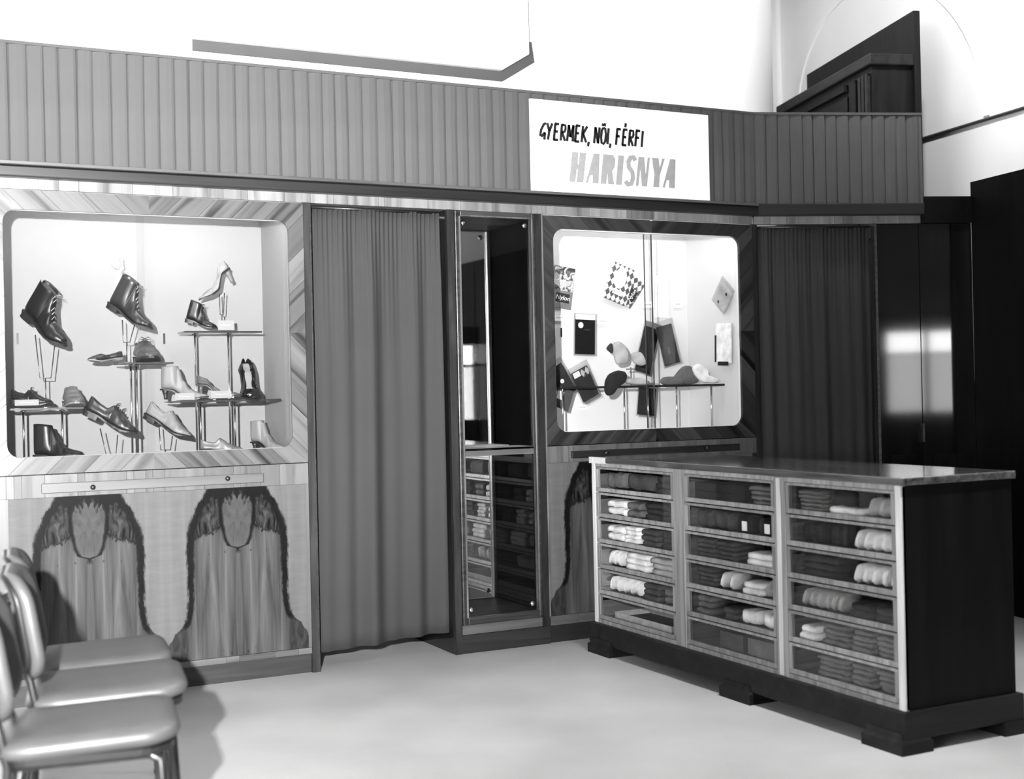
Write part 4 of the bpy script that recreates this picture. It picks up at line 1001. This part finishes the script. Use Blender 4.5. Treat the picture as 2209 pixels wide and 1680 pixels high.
# packets on the end wall of the case
ENDX = 4.275-.024
def endpacket(label, px, py, w, h, roll, mat, extra=None, cello=None):
    p = onx(px, py, ENDX); t = thing('stocking_packet', label, 'packet', tuple(p), (0, R(roll), R(90))); 
    t.rotation_euler = (Matrix.Rotation(R(90), 3, 'Z') @ Matrix.Rotation(R(roll), 3, 'Y')).to_euler()
    t.rotation_euler = (Matrix.Rotation(R(-90), 3, 'Z') @ Matrix.Rotation(R(roll), 3, 'Y')).to_euler()
    B((-w/2, -.004, -h/2), (w/2, .004, h/2)).build('sleeve', mat, t, bevel=.001)
    if cello: B((-w/2-.01, -.006, -h/2-.01), (w/2+.01, -.0048, h/2+.03)).build('cellophane', 'cellophane', t)
    if extra: extra(t, w, h, -.004)
    return t
endpacket('pale diamond-hung packet with two dark dots on the case end wall', 1560, 640, .125, .125, 40, 'cloth_5', lambda t, w, h, f: [MB().lathe([(.009, 0), (.009, -.001)], (q, f, q2), 12, 'y').build('dark_dot', 'ink', t) for q, q2 in ((.02, .03), (-.015, -.045))], True)
endpacket('pale folded towel hanging on the case end wall', 1561, 740, .14, .22, 2, 'cloth_5', lambda t, w, h, f: (B((-w*.5, f-.006, -h*.48), (-w*.44, f, h*.2)).build('dark_fold', 'cloth_0', t), B((-w*.3, f-.006, -h*.56), (w*.35, f, -h*.46)).build('dark_hem', 'cloth_0', t)))

def outl(pix, y, ox):
    return [((ony(px, py, y).x-ox.x), (ony(px, py, y).z-ox.z)) for px, py in pix]
def softshape(name, label, cat, pieces, y, base, group=None):
    o = ony(base[0], base[1], y); t = thing(name, label, cat, tuple(o), group=group)
    for n, pix, mat, dy, th in pieces:
        pl = outl(pix, y, o); dense = []
        for i in range(len(pl)):
            a, b = pl[i], pl[(i+1) % len(pl)]
            for q in (0, .5): dense.append((a[0]+(b[0]-a[0])*q, a[1]+(b[1]-a[1])*q))
        MB().puff(dense, dy, th).build(n, mat, t, smooth=True, subsurf=1)
    return t
softshape('folded_socks', 'pair of pale socks folded like a bow on a small stand', 'socks', [
    ('sock', [(1320, 740), (1335, 735), (1348, 745), (1356, 765), (1352, 785), (1330, 788), (1325, 770)], 'cloth_4', 0, .035),
    ('sock_toe', [(1307, 752), (1320, 737), (1324, 752), (1322, 764)], 'cloth_1', .005, .02),
    ('sock', [(1356, 762), (1380, 757), (1393, 785), (1380, 790), (1364, 783)], 'cloth_4', -.012, .035)], .26, (1358, 795))
ws = ony(1361, 796, .26); zt_ = ony(1361, 831, .25).z
t = thing('sock_stand', 'small wire stand under the folded bow socks', 'stand', (ws.x, .26, zt_))
MB().tube([(0, 0, 0), (0, 0, ws.z-zt_+.01)], .003, 8).build('stem', 'wire', t); B((-.022, -.012, ws.z-zt_-.003), (.022, .012, ws.z-zt_+.003)).build('cradle', 'cloth_3', t)
softshape('knitted_cap', 'black knitted cap hanging over the display rail', 'cap', [('cap', [(1305, 845), (1306, 822), (1314, 806), (1332, 798), (1348, 801), (1352, 812), (1346, 826), (1330, 836), (1320, 852), (1310, 854)], 'cloth_0', 0, .06)], .165, (1330, 832))
softshape('pale_sock', 'pale sock lying on the display rail beside the black cap', 'sock', [('sock', [(1346, 826), (1354, 816), (1384, 814), (1406, 826), (1392, 830), (1366, 830)], 'cloth_4', 0, .05)], .24, (1376, 832))
softshape('grey_socks', 'grey socks heaped at the open end of the display rail', 'socks', [
    ('sock', [(1420, 822), (1430, 812), (1462, 812), (1474, 820), (1470, 830), (1428, 831)], 'cloth_3', -.012, .05),
    ('sock', [(1452, 818), (1476, 788), (1494, 788), (1512, 824), (1490, 830), (1460, 829)], 'cloth_3', .012, .05)], .275, (1466, 830))
softshape('white_sock', 'pale sock standing on the end of the display rail', 'sock', [('sock', [(1492, 792), (1506, 782), (1526, 796), (1526, 812), (1550, 818), (1548, 826), (1516, 826), (1500, 812)], 'cloth_5', 0, .04)], .225, (1522, 828))
ra = ony(1204, 836, .25); rb = ony(1552, 828, .25); zr = (ra.z+rb.z)/2
t = thing('display_rail', 'dark display rail on five chrome posts in the stocking cabinet', 'rail', ((ra.x+rb.x)/2, .25, 1.0206)); hw = (rb.x-ra.x)/2; hz = zr-1.0206
B((-hw, -.045, hz-.008), (hw, .045, hz)).build('glass_plate', 'shelf_glass', t); B((-hw, -.049, hz-.010), (hw, -.045, hz+.002)).build('plate_edge', 'dark_metal', t)
for p in (1213, 1346, 1397, 1459, 1534):
    x = ony(p, 833, .25).x-t.location.x; MB().tube([(x, 0, 0), (x, 0, hz-.008)], .005, 8).build('post', 'chrome', t, smooth=True)
for a in ((1194, 679, 1220, 692, 'white price card at the cabinet frame under the Nylon packet'), (1288, 686, 1312, 700, 'white price card beside the black folded stockings'), (1384, 650, 1410, 664, 'white price card beside the harlequin packet'),
          (1452, 648, 1472, 664, 'white price card beside the hanging white stockings'), (1244, 872, 1268, 884, 'white price card below the grey patterned packet')):
    card(a[0], a[1], a[2], a[3], BY-.004, a[4], 0)

# ------------------------------------------------------------------ chairs
def rrect(hx, hy, r_, n=6, bulge=.0):
    p = []
    for cx_, cy_, a0 in ((hx-r_, hy-r_, 0), (-hx+r_, hy-r_, 90), (-hx+r_, -hy+r_, 180), (hx-r_, -hy+r_, 270)):
        p += [(cx_+r_*math.cos(R(a0+90*k/n)), cy_+r_*math.sin(R(a0+90*k/n))) for k in range(n+1)]
    return p
def chair(label, loc, rz):
    t = thing('padded_chair', label, 'chair', loc, (0, 0, R(rz)), 'padded chairs in a row')
    pl = rrect(.215, .20, .085)
    rings = [[(x*k, y*k, z) for x, y in pl] for k, z in ((.90, .418), (.97, .424), (1.0, .438), (.985, .452), (.93, .462), (.75, .467), (.4, .469), (.1, .469))]
    rings = [[(x, y, z+(.010*(x/.2)**2 if x > 0 else -.006*(x/.2)**2)) for x, y, z in r_] for r_ in rings]
    st = MB().loft(rings).build('seat', 'chair_vinyl', t, smooth=True)
    MB().loft([[(x*k, y*k, z) for x, y in pl] for k, z in ((.86, .400), (.93, .404), (.93, .420), (.88, .421))]).build('seat_pan', 'chair_ply', t)
    bl = rrect(.19, .15, .085)
    def bk(k, d): # in local: y across, z up, x back curved
        return [(-.215-.05*((q[1]*k+.15)/.30)-d+.055*(q[0]*k/.19)**2, q[0]*k, .645+q[1]*k) for q in bl]
    MB().loft([bk(.90, .020), bk(.99, .014), bk(1.0, .004), bk(.96, -.016), bk(.8, -.026), bk(.4, -.031), bk(.1, -.032)]).build('backrest', 'chair_vinyl', t, smooth=True)
    MB().loft([bk(.9, .030), bk(.96, .028), bk(.96, .019), bk(.9, .018)]).build('back_shell', 'chair_ply', t, smooth=True)
    r_ = .0105
    for s in (-1, 1):
        MB().tube([(.19, s*.19, .0), (.175, s*.175, .20), (.165, s*.165, .385), (.14, s*.155, .398), (-.17, s*.155, .398)], r_, 8).build('leg', 'wire', t, smooth=True)
        MB().tube([(-.235, s*.185, 0), (-.195, s*.172, .22), (-.18, s*.165, .40), (-.20, s*.155, .50), (-.235, s*.14, .60), (-.268, s*.12, .68)], r_, 8).build('leg', 'wire', t, smooth=True)
        for q in ((.19, s*.19), (-.235, s*.185)): MB().lathe([(.013, 0), (.014, .012), (.011, .018)], (q[0], q[1], 0), 10).build('rubber_foot', 'sole_dark', t)
    MB().tube([(.14, -.16, .398), (.14, .16, .398)], r_*.9, 8).build('cross_bar', 'wire', t, smooth=True)
    MB().tube([(-.17, -.16, .398), (-.17, .16, .398)], r_*.9, 8).build('cross_bar', 'wire', t, smooth=True)
    MB().tube([(-.262, -.125, .665), (-.262, .125, .665)], r_*.8, 8).build('back_bar', 'wire', t, smooth=True)
    return t
c1 = chair('padded grey vinyl chair at the end of the row, closest to the shoe cabinet', (.655, -1.40, 0), -6)
clone(c1, (.61, -1.83, 0), (0, 0, R(-8)), 'padded grey vinyl chair in the middle of the row')
clone(c1, (.49, -2.29, 0), (0, 0, R(-9)), 'padded grey vinyl chair at the end of the row, farthest from the shoe cabinet')

# ------------------------------------------------------------------ unseen pendants added to carry the fill spots (above the picture)
def pendant(loc, label, lit, shade=False):
    t = thing('added_pendant', label, 'lamp', tuple(loc))
    MB().tube([(0, 0, .14), (0, 0, ZC-loc[2]-.02)], .006, 8).build('rod', 'brass', t); MB().lathe([(.05, 0), (.05, -.02), (.01, -.035)], (0, 0, ZC-loc[2]), 16).build('added_ceiling_rose', 'brass', t)
    MB().lathe([(.03, .11), (.032, .14), (.012, .15)], (0, 0, 0), 16).build('added_gallery', 'brass', t)
    if not lit: MB().lathe([(.02, -.128)]+[(.13*math.sin(a), -.13*math.cos(a)) for a in [math.pi*k/14 for k in range(2, 13)]]+[(.03, .126)], (0, 0, 0), 28).build('added_glass_globe', 'globe_glass', t, smooth=True)
    else:
        if shade: MB().lathe([(.16, -.10), (.165, -.10), (.10, .06), (.03, .12), (.026, .115), (.095, .055), (.16, -.10)], (0, 0, 0), 28, cap=False).build('shade', 'dark_metal', t, smooth=True)  # shade of the added floor pendant
        MB().lathe([(.02, .02), (.024, .06), (.014, .115)], (0, 0, 0), 16).build('added_bulb_holder', 'brass', t)
    return t
pendant(FILL1, 'added pendant lamp with a dark conical shade to brighten the shop floor', True, True)
pendant(FILL2, 'added bare bulb pendant to brighten the white upper wall', True)
